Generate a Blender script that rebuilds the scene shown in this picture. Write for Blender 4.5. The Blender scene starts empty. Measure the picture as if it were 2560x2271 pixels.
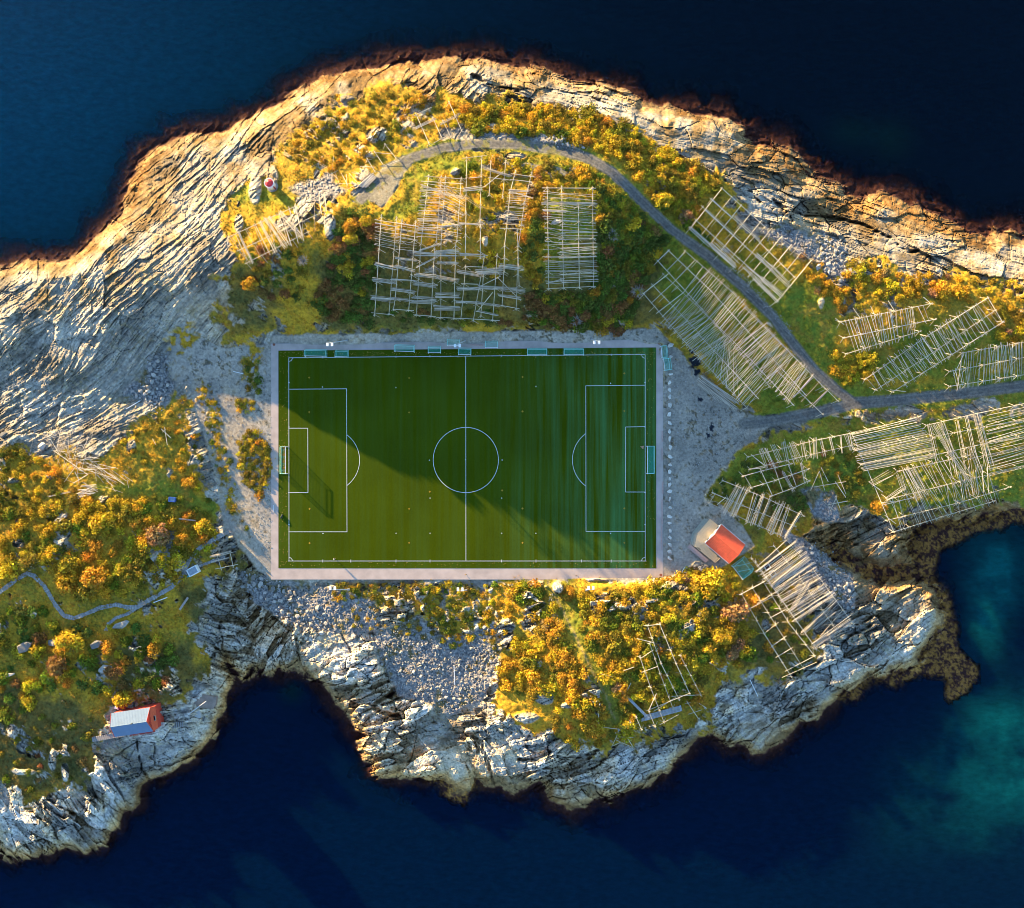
import bpy, bmesh, math, random
import numpy as np
from mathutils import Vector, Matrix

# ---------------------------------------------------------------- camera, world, sun, exposure
H = 230.0            # camera height above the pitch (m)
PX = 8.9             # photo pixels per metre at pitch level
CU, CV = 1280.0, 1135.5
SEA = -4.0
sc = bpy.context.scene
C = sc.collection
cam = bpy.data.cameras.new('camera'); camo = bpy.data.objects.new('camera', cam); C.objects.link(camo)
camo.location = (0, 0, H); camo.rotation_euler = (0, 0, 0)
cam.sensor_width = 36; cam.sensor_fit = 'HORIZONTAL'
cam.lens = 36 * H / (2560 / PX)
cam.clip_start = 1; cam.clip_end = 6000
sc.camera = camo
SUN_EL = math.radians(8.0); SUN_AZ = math.radians(-45)   # azimuth from +Y, clockwise
wd = bpy.data.worlds.new('World'); sc.world = wd; wd.use_nodes = True
nt = wd.node_tree
sky = nt.nodes.new('ShaderNodeTexSky'); sky.sky_type = 'NISHITA'; sky.sun_disc = False
sky.sun_elevation = SUN_EL; sky.sun_rotation = SUN_AZ
sky.air_density = 1.0; sky.dust_density = 0.3; sky.ozone_density = 2.8
bg = nt.nodes['Background']; nt.links.new(sky.outputs[0], bg.inputs[0]); bg.inputs[1].default_value = 0.135
sl = bpy.data.lights.new('sun', 'SUN'); sl.energy = 5.0; sl.angle = math.radians(0.5); sl.color = (1.0, 0.72, 0.33)
so = bpy.data.objects.new('sun', sl); C.objects.link(so)
sd = Vector((math.cos(SUN_EL) * math.sin(SUN_AZ), math.cos(SUN_EL) * math.cos(SUN_AZ), math.sin(SUN_EL)))
so.rotation_euler = sd.to_track_quat('Z', 'Y').to_euler(); so.location = sd * 300
sc.view_settings.view_transform = 'Standard'; sc.view_settings.look = 'None'
sc.view_settings.exposure = 2.2; sc.view_settings.gamma = 1; sc.view_settings.use_curve_mapping = False
sc.render.engine = 'CYCLES'
sc.cycles.filter_width = 1.0
sc.cycles.max_bounces = 4; sc.cycles.transparent_max_bounces = 8

# ---------------------------------------------------------------- helpers
rnd = random.Random(7)
rng = np.random.default_rng(11)

def W(u, v, z):
    k = (H - z) / H / PX
    return Vector(((u - CU) * k, -(v - CV) * k, z))

def hsh(ix, iy, s):
    h = (ix.astype(np.int64) * 374761393 + iy.astype(np.int64) * 668265263 + s * 1274126177) & 0xFFFFFFFF
    h = ((h ^ (h >> 13)) * 1274126177) & 0xFFFFFFFF
    return ((h ^ (h >> 16)) & 0xFFFFFF) / float(0xFFFFFF)

def vn(x, y, s=0):                       # value noise in -1..1
    ix = np.floor(x); iy = np.floor(y); fx = x - ix; fy = y - iy
    fx = fx * fx * (3 - 2 * fx); fy = fy * fy * (3 - 2 * fy)
    a = hsh(ix, iy, s); b = hsh(ix + 1, iy, s); c = hsh(ix, iy + 1, s); d = hsh(ix + 1, iy + 1, s)
    return ((a * (1 - fx) + b * fx) * (1 - fy) + (c * (1 - fx) + d * fx) * fy) * 2 - 1

def fbm(x, y, s=0, o=4, g=0.5):
    t = 0; a = 1; n = 0
    for i in range(o):
        t = t + a * vn(x * 2 ** i + 17.3 * i, y * 2 ** i - 9.1 * i, s + i); n += a; a *= g
    return t / n

def worley(x, y, s=0):                   # cell height value, edge distance
    ix = np.floor(x); iy = np.floor(y)
    d1 = np.full(x.shape, 9.0); d2 = np.full(x.shape, 9.0)
    val = np.zeros(x.shape)
    for dx in (-1, 0, 1):
        for dy in (-1, 0, 1):
            cx = ix + dx; cy = iy + dy
            px = cx + hsh(cx, cy, s); py = cy + hsh(cx, cy, s + 1)
            d = (x - px) ** 2 + (y - py) ** 2
            tilt = (hsh(cx, cy, s + 2) - .5) + (x - px) * (hsh(cx, cy, s + 3) - .5) * 1.1 + (y - py) * (hsh(cx, cy, s + 4) - .5) * 1.1
            m = d < d1
            d2 = np.where(m, d1, np.minimum(d2, d)); val = np.where(m, tilt, val); d1 = np.where(m, d, d1)
    return val, np.sqrt(d2) - np.sqrt(d1)

def sstep(a, b, x):
    t = np.clip((x - a) / (b - a), 0, 1); return t * t * (3 - 2 * t)

# coarse pixel lattice on which polygons turn into signed distances
G = 8.0; GU0, GV0 = -700.0, -300.0
gu = np.arange(GU0, 3300, G); gv = np.arange(GV0, 2700, G)
GUU, GVV = np.meshgrid(gu, gv)
def sdf(poly, closed=True):
    d = np.full(GUU.shape, 1e12); ins = np.zeros(GUU.shape, bool)
    n = len(poly)
    for i in range(n if closed else n - 1):
        ax, ay = poly[i]; bx, by = poly[(i + 1) % n]
        vx, vy = bx - ax, by - ay
        t = np.clip(((GUU - ax) * vx + (GVV - ay) * vy) / (vx * vx + vy * vy + 1e-9), 0, 1)
        d = np.minimum(d, (GUU - ax - t * vx) ** 2 + (GVV - ay - t * vy) ** 2)
        if closed and ay != by:
            c = (ay > GVV) != (by > GVV)
            ins ^= c & (GUU < (bx - ax) * (GVV - ay) / (by - ay) + ax)
    d = np.sqrt(d)
    return np.where(ins, d, -d) if closed else d       # positive inside

def look(F, u, v):
    x = np.clip((u - GU0) / G, 0, len(gu) - 1.001); y = np.clip((v - GV0) / G, 0, len(gv) - 1.001)
    ix = np.floor(x).astype(int); iy = np.floor(y).astype(int); fx = x - ix; fy = y - iy
    return ((F[iy, ix] * (1 - fx) + F[iy, ix + 1] * fx) * (1 - fy) + (F[iy + 1, ix] * (1 - fx) + F[iy + 1, ix + 1] * fx) * fy)

def nodemat(name):
    m = bpy.data.materials.new(name); m.use_nodes = True
    return m, m.node_tree, m.node_tree.nodes['Principled BSDF']

def simple(name, col, rough=.8, var=.15, scale=3.0, metal=0.0, bump=0.0):
    m, t, b = nodemat(name)
    b.inputs['Roughness'].default_value = rough; b.inputs['Metallic'].default_value = metal
    tc = t.nodes.new('ShaderNodeTexCoord'); n = t.nodes.new('ShaderNodeTexNoise')
    n.inputs['Scale'].default_value = scale; n.inputs['Detail'].default_value = 5
    t.links.new(tc.outputs['Object'], n.inputs['Vector'])
    r = t.nodes.new('ShaderNodeValToRGB')
    r.color_ramp.elements[0].position = .3; r.color_ramp.elements[1].position = .7
    r.color_ramp.elements[0].color = tuple(c * (1 - var) for c in col) + (1,)
    r.color_ramp.elements[1].color = tuple(min(1, c * (1 + var)) for c in col) + (1,)
    t.links.new(n.outputs['Fac'], r.inputs['Fac']); t.links.new(r.outputs['Color'], b.inputs['Base Color'])
    if bump:
        bp = t.nodes.new('ShaderNodeBump'); bp.inputs['Strength'].default_value = bump; bp.inputs['Distance'].default_value = .05
        t.links.new(n.outputs['Fac'], bp.inputs['Height']); t.links.new(bp.outputs[0], b.inputs['Normal'])
    return m

def objvar(name, col, rough=.8, var=.2, tint=None):          # varies from object to object
    m, t, b = nodemat(name); b.inputs['Roughness'].default_value = rough
    oi = t.nodes.new('ShaderNodeObjectInfo'); r = t.nodes.new('ShaderNodeValToRGB')
    r.color_ramp.elements[0].color = tuple(c * (1 - var) for c in col) + (1,)
    c2 = tint or tuple(min(1, c * (1 + var)) for c in col)
    r.color_ramp.elements[1].color = tuple(c2) + (1,)
    t.links.new(oi.outputs['Random'], r.inputs['Fac'])
    n = t.nodes.new('ShaderNodeTexNoise'); n.inputs['Scale'].default_value = 2.2; n.inputs['Detail'].default_value = 6
    tc = t.nodes.new('ShaderNodeTexCoord'); t.links.new(tc.outputs['Object'], n.inputs['Vector'])
    mx = t.nodes.new('ShaderNodeMix'); mx.data_type = 'RGBA'; mx.blend_type = 'MULTIPLY'; mx.inputs[0].default_value = .6
    mr = t.nodes.new('ShaderNodeMapRange'); mr.inputs[1].default_value = .3; mr.inputs[2].default_value = .7; mr.inputs[3].default_value = .6; mr.inputs[4].default_value = 1.25
    t.links.new(n.outputs['Fac'], mr.inputs[0]); t.links.new(r.outputs[0], mx.inputs[6]); t.links.new(mr.outputs[0], mx.inputs[7])
    t.links.new(mx.outputs[2], b.inputs['Base Color'])
    return m

def mesh_np(name, verts, faces, mat, attrs=None, smooth=False):
    me = bpy.data.meshes.new(name)
    nv = len(verts); nf = len(faces); k = faces.shape[1]
    me.vertices.add(nv); me.vertices.foreach_set('co', np.ascontiguousarray(verts, np.float32).ravel())
    me.loops.add(nf * k); me.loops.foreach_set('vertex_index', np.ascontiguousarray(faces, np.int32).ravel())
    me.polygons.add(nf); me.polygons.foreach_set('loop_start', np.arange(0, nf * k, k, dtype=np.int32))
    me.polygons.foreach_set('loop_total', np.full(nf, k, np.int32))
    me.polygons.foreach_set('use_smooth', np.full(nf, smooth, bool))
    for an, arr in (attrs or {}).items():
        if arr.ndim == 2:
            a = me.attributes.new(an, 'FLOAT_COLOR', 'POINT'); a.data.foreach_set('color', np.ascontiguousarray(arr, np.float32).ravel())
        else:
            a = me.attributes.new(an, 'FLOAT', 'POINT'); a.data.foreach_set('value', np.ascontiguousarray(arr, np.float32))
    me.update(calc_edges=True)
    me.materials.append(mat)
    return me

def link(name, me, parent=None, kind=None, label=None, cat=None, group=None, loc=None):
    o = bpy.data.objects.new(name, me); C.objects.link(o)
    if parent: o.parent = parent
    if kind: o['kind'] = kind
    if label: o['label'] = label
    if cat: o['category'] = cat
    if group: o['group'] = group
    if loc is not None: o.location = loc
    return o

def thing(name, label, cat, loc=(0, 0, 0), rz=0.0, group=None):
    o = link(name, None, label=label, cat=cat, group=group, loc=loc); o.rotation_euler = (0, 0, rz)
    o.empty_display_size = .5
    return o

class MB:                                   # small mesh builder
    def __init__(s): s.v = []; s.f = []
    def box(s, c, d, rz=0.0, M=None):
        c = Vector(c); n = len(s.v); R = Matrix.Rotation(rz, 3, 'Z')
        for i in range(8):
            p = Vector(((i & 1) - .5, ((i >> 1) & 1) - .5, ((i >> 2) & 1) - .5))
            p = R @ Vector((p.x * d[0], p.y * d[1], p.z * d[2])) + c
            s.v.append(M @ p if M else p)
        for f in ((0, 2, 3, 1), (4, 5, 7, 6), (0, 1, 5, 4), (2, 6, 7, 3), (0, 4, 6, 2), (1, 3, 7, 5)):
            s.f.append(tuple(n + i for i in f))
        return s
    def tube(s, pts, r, n=6, r2=None):
        pts = [Vector(p) for p in pts]; b = len(s.v); m = len(pts)
        for i, p in enumerate(pts):
            t = (pts[min(i + 1, m - 1)] - pts[max(i - 1, 0)]).normalized()
            a = t.cross(Vector((0, 0, 1)))
            if a.length < 1e-3: a = Vector((1, 0, 0))
            a.normalize(); c = t.cross(a)
            rr = r if r2 is None else r + (r2 - r) * i / (m - 1)
            for k in range(n):
                q = 2 * math.pi * k / n
                s.v.append(p + a * math.cos(q) * rr + c * math.sin(q) * rr)
        for i in range(m - 1):
            for k in range(n):
                s.f.append((b + i * n + k, b + i * n + (k + 1) % n, b + (i + 1) * n + (k + 1) % n, b + (i + 1) * n + k))
        s.f.append(tuple(b + k for k in range(n))[::-1]); s.f.append(tuple(b + (m - 1) * n + k for k in range(n)))
        return s
    def face(s, pts):
        n = len(s.v); s.v += [Vector(p) for p in pts]; s.f.append(tuple(range(n, n + len(pts)))); return s
    def prism(s, pts, z0, z1):
        n = len(s.v); k = len(pts)
        s.v += [Vector((p[0], p[1], z0)) for p in pts] + [Vector((p[0], p[1], z1)) for p in pts]
        s.f.append(tuple(range(n, n + k))[::-1]); s.f.append(tuple(range(n + k, n + 2 * k)))
        for i in range(k): s.f.append((n + i, n + (i + 1) % k, n + k + (i + 1) % k, n + k + i))
        return s
    def mesh(s, name, mat, smooth=False):
        me = bpy.data.meshes.new(name); me.from_pydata([tuple(v) for v in s.v], [], s.f)
        bm = bmesh.new(); bm.from_mesh(me); bmesh.ops.recalc_face_normals(bm, faces=bm.faces); bm.to_mesh(me); bm.free()
        if smooth:
            for p in me.polygons: p.use_smooth = True
        me.materials.append(mat); return me
    def build(s, name, mat, parent=None, smooth=False, **kw):
        return link(name, s.mesh(name, mat, smooth), parent, **kw)

# ---------------------------------------------------------------- the island: outlines in photo pixels
COAST = [(-650,790),(-450,750),(-250,700),(-100,672),(0,668),(60,665),(110,655),(160,648),(215,615),(235,590),(280,560),(320,520),(332,490),
(328,470),(330,440),(350,400),(372,380),(400,360),(425,342),(470,335),(520,330),(560,322),(590,310),(640,285),(700,260),(725,240),(760,225),
(800,200),(850,190),(900,175),(960,160),(1010,150),(1060,148),(1120,142),(1160,148),(1200,145),(1250,158),(1300,168),(1340,175),(1380,195),
(1440,208),(1500,218),(1560,240),(1600,262),(1640,275),(1700,280),(1780,275),(1820,295),(1860,330),(1900,365),(1950,375),(1990,405),(2020,440),
(2050,455),(2110,485),(2150,505),(2170,490),(2220,487),(2270,510),(2320,530),(2380,555),(2400,570),(2430,580),(2470,598),(2485,580),(2520,578),
(2570,600),(2700,640),(3000,720),(3250,800),
(3250,1150),(3000,1200),(2700,1240),(2560,1268),(2480,1280),(2380,1298),(2330,1315),(2285,1335),(2270,1365),(2285,1395),(2270,1415),(2195,1420),
(2160,1400),(2110,1370),(2075,1345),(2055,1350),(2060,1380),(2090,1410),(2130,1440),(2180,1455),(2230,1462),(2300,1455),(2340,1480),(2360,1520),
(2350,1560),(2330,1600),(2300,1640),(2290,1660),(2240,1685),(2210,1697),(2180,1685),(2160,1710),(2120,1730),(2090,1750),(2060,1780),(2040,1800),
(2000,1816),(1956,1865),(1915,1888),(1878,1884),(1863,1869),(1818,1865),(1776,1831),(1750,1850),(1724,1876),(1690,1903),(1690,1925),(1656,1948),
(1619,1966),(1563,1978),(1540,2004),(1495,2008),(1424,2026),(1379,2008),(1379,1985),(1356,1970),(1300,1993),(1280,1995),(1249,1975),(1218,1968),
(1186,1940),(1171,1968),(1135,1975),(1108,1948),(1010,1952),(951,1948),(924,1917),(904,1885),(889,1831),(869,1791),(834,1760),(803,1725),(783,1690),
(771,1674),(756,1686),(740,1666),(709,1682),(658,1682),(603,1699),(572,1660),(566,1640),(562,1665),(582,1712),(556,1765),(549,1798),(539,1838),
(503,1885),(457,1921),(410,1946),(381,1944),(359,1964),(352,2014),(308,2030),(298,2063),(265,2110),(212,2133),(162,2110),(112,2143),(66,2146),
(33,2143),(0,2130),(-200,2150),(-450,2190),(-650,2200)]
F_COAST = sdf(COAST)

CP = [  # control heights above the pitch
(-600,1000,5),(-600,1500,8),(-600,1900,4),(-200,1400,8),(-200,1900,3),(-200,800,4),(-200,1050,3.5),
(-100,700,1),(100,720,3.0),(0,800,4.2),(150,790,4.2),(250,769,3.9),(320,751,5),(400,740,6.2),(440,728,7.3),(480,705,9),(520,690,10.4),(560,670,11.4),(600,650,12.2),(630,640,12.8),
(690,620,14.2),(740,600,15.2),(850,600,16.2),(1000,600,16.4),(1150,610,16),(1300,610,14.6),(1430,600,12.4),
(350,600,5),(450,500,6),(550,450,8),(400,420,1.5),(600,540,11),(700,500,12.5),(650,380,7),(800,330,8),(950,250,6.5),(1150,250,7),(1300,330,9.5),(1000,400,12),(850,450,12.5),(1100,500,14.5),(1300,480,12.5),
(900,700,11),(1050,700,11.5),(1200,705,11),(1350,700,8.5),(1500,700,5.8),(750,720,9.5),(650,740,8),(590,760,5.5),(520,790,3.5),(500,840,1),(440,830,2),(420,880,.3),
(700,790,5.2),(800,800,5),(1000,800,4),(1200,805,3.5),(1400,805,2.5),(1600,800,1.2),(700,840,.6),(1000,842,.4),(1300,842,.4),(1600,842,.3),
(1600,500,9),(1600,600,6.8),(1700,450,9),(1560,400,10),(1450,350,9.5),(1650,350,6.5),(1800,500,7),(1900,600,6),(1700,650,4),(1800,750,3.3),(1900,850,2.8),(2000,950,2.2),(1650,750,3),(1750,900,1.2),(1850,980,.8),(1700,950,0),(1800,1100,0),
(1900,1030,.8),(2100,1000,2),(2300,970,2.5),(2560,960,3),(2800,950,3),(2100,850,4.5),(2200,800,6),(2300,850,5),(2500,900,4),(2200,700,6.5),(2400,750,7),(2560,780,7),(2800,800,7),(2300,620,4),(2500,680,4),(2000,600,5),(1950,500,3.5),(1850,400,4),(2100,550,1),(2400,600,-1),
(3100,950,3),
(2100,1100,1.5),(2200,1230,.8),(2350,1200,1.5),(2500,1150,1.5),(2800,1120,1),(2000,1200,.3),(2000,1300,-.6),(1930,1200,.5),(1850,1250,.3),(1760,1350,.3),(1800,1450,1.2),(1740,1520,3.6),(1650,1560,4.6),(1800,1600,3.6),(1550,1600,4.6),(1500,1700,4.6),(1700,1700,3),(1900,1500,1.2),(2000,1450,0),(2050,1600,.6),(1950,1700,.6),(2200,1550,-.4),(2300,1550,-1),(1800,1780,0),(1450,1520,1.8),(1350,1600,2.6),(1400,1750,4),(1550,1800,3.2),(1350,1850,1.6),(1650,1850,1),(1480,1900,-.5),(1600,1950,-2),
(1250,1500,.2),(1100,1500,-.3),(1000,1550,-.8),(1150,1650,-1.2),(1200,1750,-1),(900,1480,-.2),(850,1600,-.3),(950,1750,-.6),(1100,1850,-.8),(1250,1880,-.8),(1300,1950,-1.5),(700,1500,-1),(650,1600,-1.6),(560,1550,-1.2),(1000,1880,-1.2),(1450,1980,-1.6),
(600,900,0),(600,1100,0),(600,1300,0),(480,950,0),(520,1100,.2),(590,1350,0),
(430,1120,2.2),(300,1130,4.2),(200,1200,5),(370,1060,2),(400,1250,3.4),(300,1400,5.6),(200,1400,6),(100,1300,6),(0,1400,7),(400,1400,4.2),(490,1300,1.6),(540,1430,.4),(150,1550,4.4),(300,1600,3.4),(450,1600,1.8),(100,1700,4),(200,1800,3.2),(350,1800,1.6),(480,1750,.2),(50,1900,2.4),(250,1900,1.6),(150,2000,.6),(0,2050,.3),
(0,930,3),(100,980,3),(200,1000,2),(300,980,1.6),(350,930,1.6),(250,900,2.8),(0,1050,4),(120,1080,3.4),
]
P = np.array(CP, float); n = len(P)
def tps(r2): return r2 * np.log(r2 + 1e-9)
S = 1e-3
XY = P[:, :2] * S
K = tps(((XY[:, None] - XY[None]) ** 2).sum(-1)) + np.eye(n) * 0.0012
A = np.zeros((n + 3, n + 3)); A[:n, :n] = K; A[:n, n] = 1; A[:n, n + 1:] = XY; A[n, :n] = 1; A[n + 1:, :n] = XY.T
wts = np.linalg.solve(A, np.concatenate([P[:, 2], [0, 0, 0]]))
F_H = np.zeros(GUU.shape)
gx = GUU * S; gy = GVV * S
F_H += wts[n] + wts[n + 1] * gx + wts[n + 2] * gy
for i in range(n): F_H += wts[i] * tps((gx - XY[i, 0]) ** 2 + (gy - XY[i, 1]) ** 2)
F_H = np.clip(F_H, -2.6, 17)

VEG = [
 [(590,450),(690,420),(720,340),(850,250),(960,205),(1130,235),(1260,235),(1400,275),(1560,320),(1660,370),(1740,400),(1830,480),(1860,570),(1960,600),(2000,640),(2070,660),(2170,650),(2300,690),(2420,690),(2560,720),(2750,730),(3300,850),(3300,1010),(2300,1020),(2000,1050),(1850,1045),(1780,960),(1660,900),(1650,850),(1000,838),(680,850),(600,880),(560,850),(590,800),(530,800),(555,700),(600,640),(560,580)],
 [(1780,1200),(1850,1120),(2000,1060),(2150,1040),(3300,1000),(3300,1250),(2750,1250),(2450,1250),(2230,1300),(2150,1265),(2050,1290),(2020,1340),(2000,1400),(1960,1380),(1900,1400),(1860,1400),(1860,1340),(1810,1290),(1770,1240)],
 [(1160,1450),(1650,1452),(1700,1420),(1780,1420),(1850,1360),(1900,1380),(2000,1500),(2050,1640),(1960,1705),(1850,1680),(1790,1760),(1760,1840),(1600,1850),(1480,1880),(1350,1830),(1240,1780),(1230,1650),(1280,1560),(1230,1480)],
 [(-650,1060),(0,1105),(130,1140),(250,1130),(330,1060),(400,1020),(430,990),(480,1030),(500,1150),(540,1280),(560,1340),(520,1400),(590,1380),(600,1420),(560,1480),(500,1530),(470,1520),(480,1560),(530,1640),(520,1700),(470,1750),(400,1770),(280,1760),(240,1850),(225,1960),(160,1960),(60,2000),(0,1970),(-650,1950)],
]
F_VEG = np.max([sdf(p) for p in VEG], axis=0)
F_SCRUB = np.max([sdf(p) for p in [
 [(800,1455),(1200,1455),(1260,1560),(1180,1640),(1080,1600),(1000,1530),(850,1520)],
 [(420,830),(470,810),(520,850),(480,900),(430,890)], [(600,850),(680,850),(660,900),(630,960),(600,950)],
 [(490,950),(530,960),(560,1060),(590,1250),(600,1330),(560,1280),(530,1150)],
 [(590,1100),(640,1065),(675,1120),(675,1210),(650,1250),(605,1200)]]], axis=0)
F_GRAVEL = np.max([sdf(p) for p in [
 [(1690,1290),(1790,1255),(1850,1310),(1885,1365),(1840,1395),(1790,1425),(1745,1400),(1700,1425)],
 [(420,860),(470,830),(560,870),(680,860),(680,1450),(640,1430),(590,1350),(560,1330),(540,1200),(500,1060),(470,960),(420,950)],
 [(1657,860),(1700,880),(1760,960),(1850,1030),(1950,1050),(1900,1090),(1840,1130),(1790,1190),(1760,1240),(1770,1300),(1750,1330),(1720,1400),(1690,1440),(1657,1449)],
 [(680,838),(1640,826),(1680,870),(1657,860),(678,870)],
 [(915,470),(960,420),(1030,385),(1045,400),(1010,435),(985,490),(960,520),(925,500)],
 [(1210,395),(1340,415),(1440,420),(1450,440),(1300,445),(1200,420)]]], axis=0)
F_RUB = np.max([sdf(p) for p in [      # shattered stone, rubble
 [(930,1590),(1050,1540),(1120,1600),(1240,1550),(1250,1640),(1210,1740),(1130,1780),(1000,1740),(950,1660)],
 [(595,1420),(680,1450),(800,1460),(930,1500),(950,1580),(840,1590),(760,1570),(640,1510)],
 [(1960,1320),(2010,1340),(2080,1400),(2130,1440),(2140,1530),(2080,1500),(2030,1420),(1950,1350)],
 [(2050,580),(2100,610),(2130,680),(2090,710),(2055,660)],[(1880,590),(1950,560),(2020,590),(2060,620),(2040,660),(1950,610)],
 [(370,900),(430,880),(440,950),(410,1020),(370,1010),(300,1000),(350,950)],
 [(1990,1210),(2080,1220),(2100,1300),(2040,1290)],
 [(1210,330),(1290,345),(1440,370),(1450,380),(1330,380),(1210,350)],[(720,460),(820,440),(860,470),(800,500)]]], axis=0)
F_GREEN = np.max([sdf(p) for p in [
 [(1010,420),(1100,390),(1300,400),(1500,420),(1560,500),(1500,470),(1400,450),(1200,430),(1100,440),(1060,540),(960,560),(880,530),(960,520),(1020,500)],
 [(1980,700),(2080,720),(2100,900),(2200,970),(2560,920),(2800,940),(2800,1000),(2200,1040),(2000,1060),(1850,1060),(1950,1000),(2060,960),(1990,850),(1900,760),(1840,640),(1900,620)],
 [(1340,480),(1490,480),(1495,720),(1350,720)],[(1640,500),(1760,620),(1930,850),(2080,990),(1930,1040),(1800,960),(1640,740),(1600,640)],
 [(1790,1200),(1850,1120),(2000,1070),(2150,1040),(2900,1000),(2900,1280),(2230,1300),(1990,1230),(1800,1240)],
 [(2100,880),(2300,800),(2450,780),(2560,880),(2400,950),(2200,960)],
 [(1480,1480),(1360,1450),(1420,1440),(1450,1500),(1500,1600),(1560,1720),(1540,1830),(1510,1720),(1440,1600),(1400,1520)],
 [(230,1210),(400,1200),(560,1250),(550,1300),(400,1240),(230,1230)],[(1860,1300),(1920,1330),(1900,1390),(1850,1350)],
 [(580,470),(650,450),(730,500),(720,530),(640,510),(590,510)],
 [(930,700),(1240,700),(1250,820),(930,820)]]], axis=0)
F_DARKVEG = np.max([sdf(p) for p in [  # olive, mossy ground
 [(800,640),(930,560),(1340,700),(1500,600),(1640,640),(1660,820),(800,820)],[(450,1480),(560,1440),(600,1400),(560,1500),(480,1560)],
 [(0,1700),(240,1760),(240,1960),(100,1990),(-300,1960),(-300,1750)],[(280,1620),(470,1620),(530,1700),(400,1760),(290,1740)],
 [(560,700),(640,680),(700,720),(700,800),(560,840)],[(1900,1240),(2010,1230),(2000,1330),(1900,1310)],[(1900,1400),(2000,1500),(2060,1660),(1960,1700),(1830,1680)]]], axis=0)
F_PITCH = sdf([(684,866),(1651,866),(1651,1443),(684,1443)])
F_FLAT = np.max([F_PITCH, sdf([(430,930),(560,890),(684,866),(684,1440),(600,1340),(540,1100)]), sdf([(1645,860),(1720,900),(1880,1040),(1800,1180),(1800,1250),(1890,1350),(1870,1430),(1810,1430),(1750,1440),(1700,1445),(1645,1443)])], axis=0)
ROAD = [(900,500),(960,445),(1030,395),(1110,370),(1200,360),(1300,362),(1400,375),(1470,395),(1530,430),(1600,500),(1680,575),(1770,640),(1860,720),(1930,790),(1990,870),(2040,930),(2090,975),(2130,1005)]
ROAD2 = [(1860,1060),(1950,1050),(2050,1030),(2140,1008),(2250,1000),(2400,985),(2560,965),(2750,945),(3000,930),(3300,920)]
F_ROAD = sdf(ROAD, False); F_ROAD2 = sdf(ROAD2, False)
F_KELP = np.max([sdf(p) for p in [
 [(2345,1470),(2380,1500),(2388,1570),(2372,1640),(2340,1672),(2300,1685),(2240,1712),(2200,1705),(2290,1665),(2345,1600),(2360,1520)],
 [(2400,1662),(2425,1645),(2446,1665),(2443,1702),(2410,1740),(2370,1758),(2360,1742),(2376,1700)],
 [(2280,1335),(2400,1298),(2700,1240),(2700,1275),(2540,1305),(2430,1330),(2350,1370),(2330,1440),(2300,1460),(2285,1400)],
 [(2300,1640),(2350,1600),(2400,1630),(2425,1660),(2380,1700),(2320,1690)],[(2060,1340),(2160,1395),(2270,1420),(2340,1440),(2300,1460),(2180,1460),(2060,1380)],
 [(2120,1710),(2170,1700),(2150,1750),(2110,1740)],[(1090,1950),(1180,1960),(1160,2010),(1110,1990)]]], axis=0)

CLEFTS = [[(336,1840),(343,1880),(360,1925),(378,1952)],[(545,1555),(556,1600),(563,1655)],[(742,1590),(745,1640),(748,1684)],[(1780,1835),(1772,1800),(1778,1765)],
 [(1872,470),(1882,488),(1904,512)],[(1952,515),(1965,535),(1980,560)],[(2200,585),(2230,602),(2262,622),(2300,630)],[(1700,395),(1760,420),(1830,465),(1880,480)],[(1930,500),(2010,540),(2100,545),(2200,585)],
 [(900,1790),(980,1730),(1030,1700)],[(1200,1850),(1215,1900),(1235,1960)],[(1080,1800),(1150,1830),(1200,1850)],[(860,1780),(930,1770),(1000,1790)],[(1300,1900),(1450,1890),(1540,1860)],[(2150,1640),(2060,1640),(1980,1700)],
 [(500,1620),(470,1700),(430,1760)],[(1180,190),(1230,215),(1300,225)],[(2180,1560),(2120,1590),(2060,1640)],[(120,2000),(190,2040),(250,2040)]]
F_CLEFT = np.min([sdf(c, False) for c in CLEFTS], axis=0)
OUTC = [(940,340,26,20),(925,390,20,9),(905,372,8,6),(1290,392,26,8),(1245,398,16,9),(640,470,16,40),(680,440,14,24),(720,560,26,22),(822,566,16,34),(1358,1742,26,18),(1318,1792,30,12),(1390,1690,14,10),(1420,1760,20,8),(1345,1660,10,10),(760,300,20,12),
 (800,290,16,8),(870,245,18,10),(600,560,10,24),(1560,1520,14,8),(1630,1500,18,6),(1500,1450,40,5),(1395,1470,12,14),(2050,760,8,14),(2150,680,40,8),(1215,600,7,16),(1140,432,12,10),(30,1200,18,7),(120,1190,12,8),(160,1350,8,14),(45,1360,14,10),(60,1870,20,12),(130,1900,10,26),(30,1830,14,20),(160,1930,9,22),(60,1930,30,8),(330,1115,12,16),(240,1080,26,10)]
# strike of the strata (degrees in the picture, + = rising to the right)
STRIKE = [(300,600,52,260),(150,850,52,220),(600,350,45,230),(1000,180,38,200),(1350,230,-12,140),(1750,340,-22,220),(2100,560,-22,260),(2450,680,-18,260),
 (560,1620,-15,90),(700,1620,65,110),(850,1700,20,130),(1050,1850,20,160),(1200,1900,-55,110),(1400,1950,22,170),(1700,1880,20,150),(1900,1800,32,160),(2150,1600,30,200),(2200,1370,25,120),(100,2000,-52,200),(400,1850,12,130),(300,1150,35,150),(50,1050,35,200),(600,780,60,120),(1200,830,10,200)]

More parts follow.
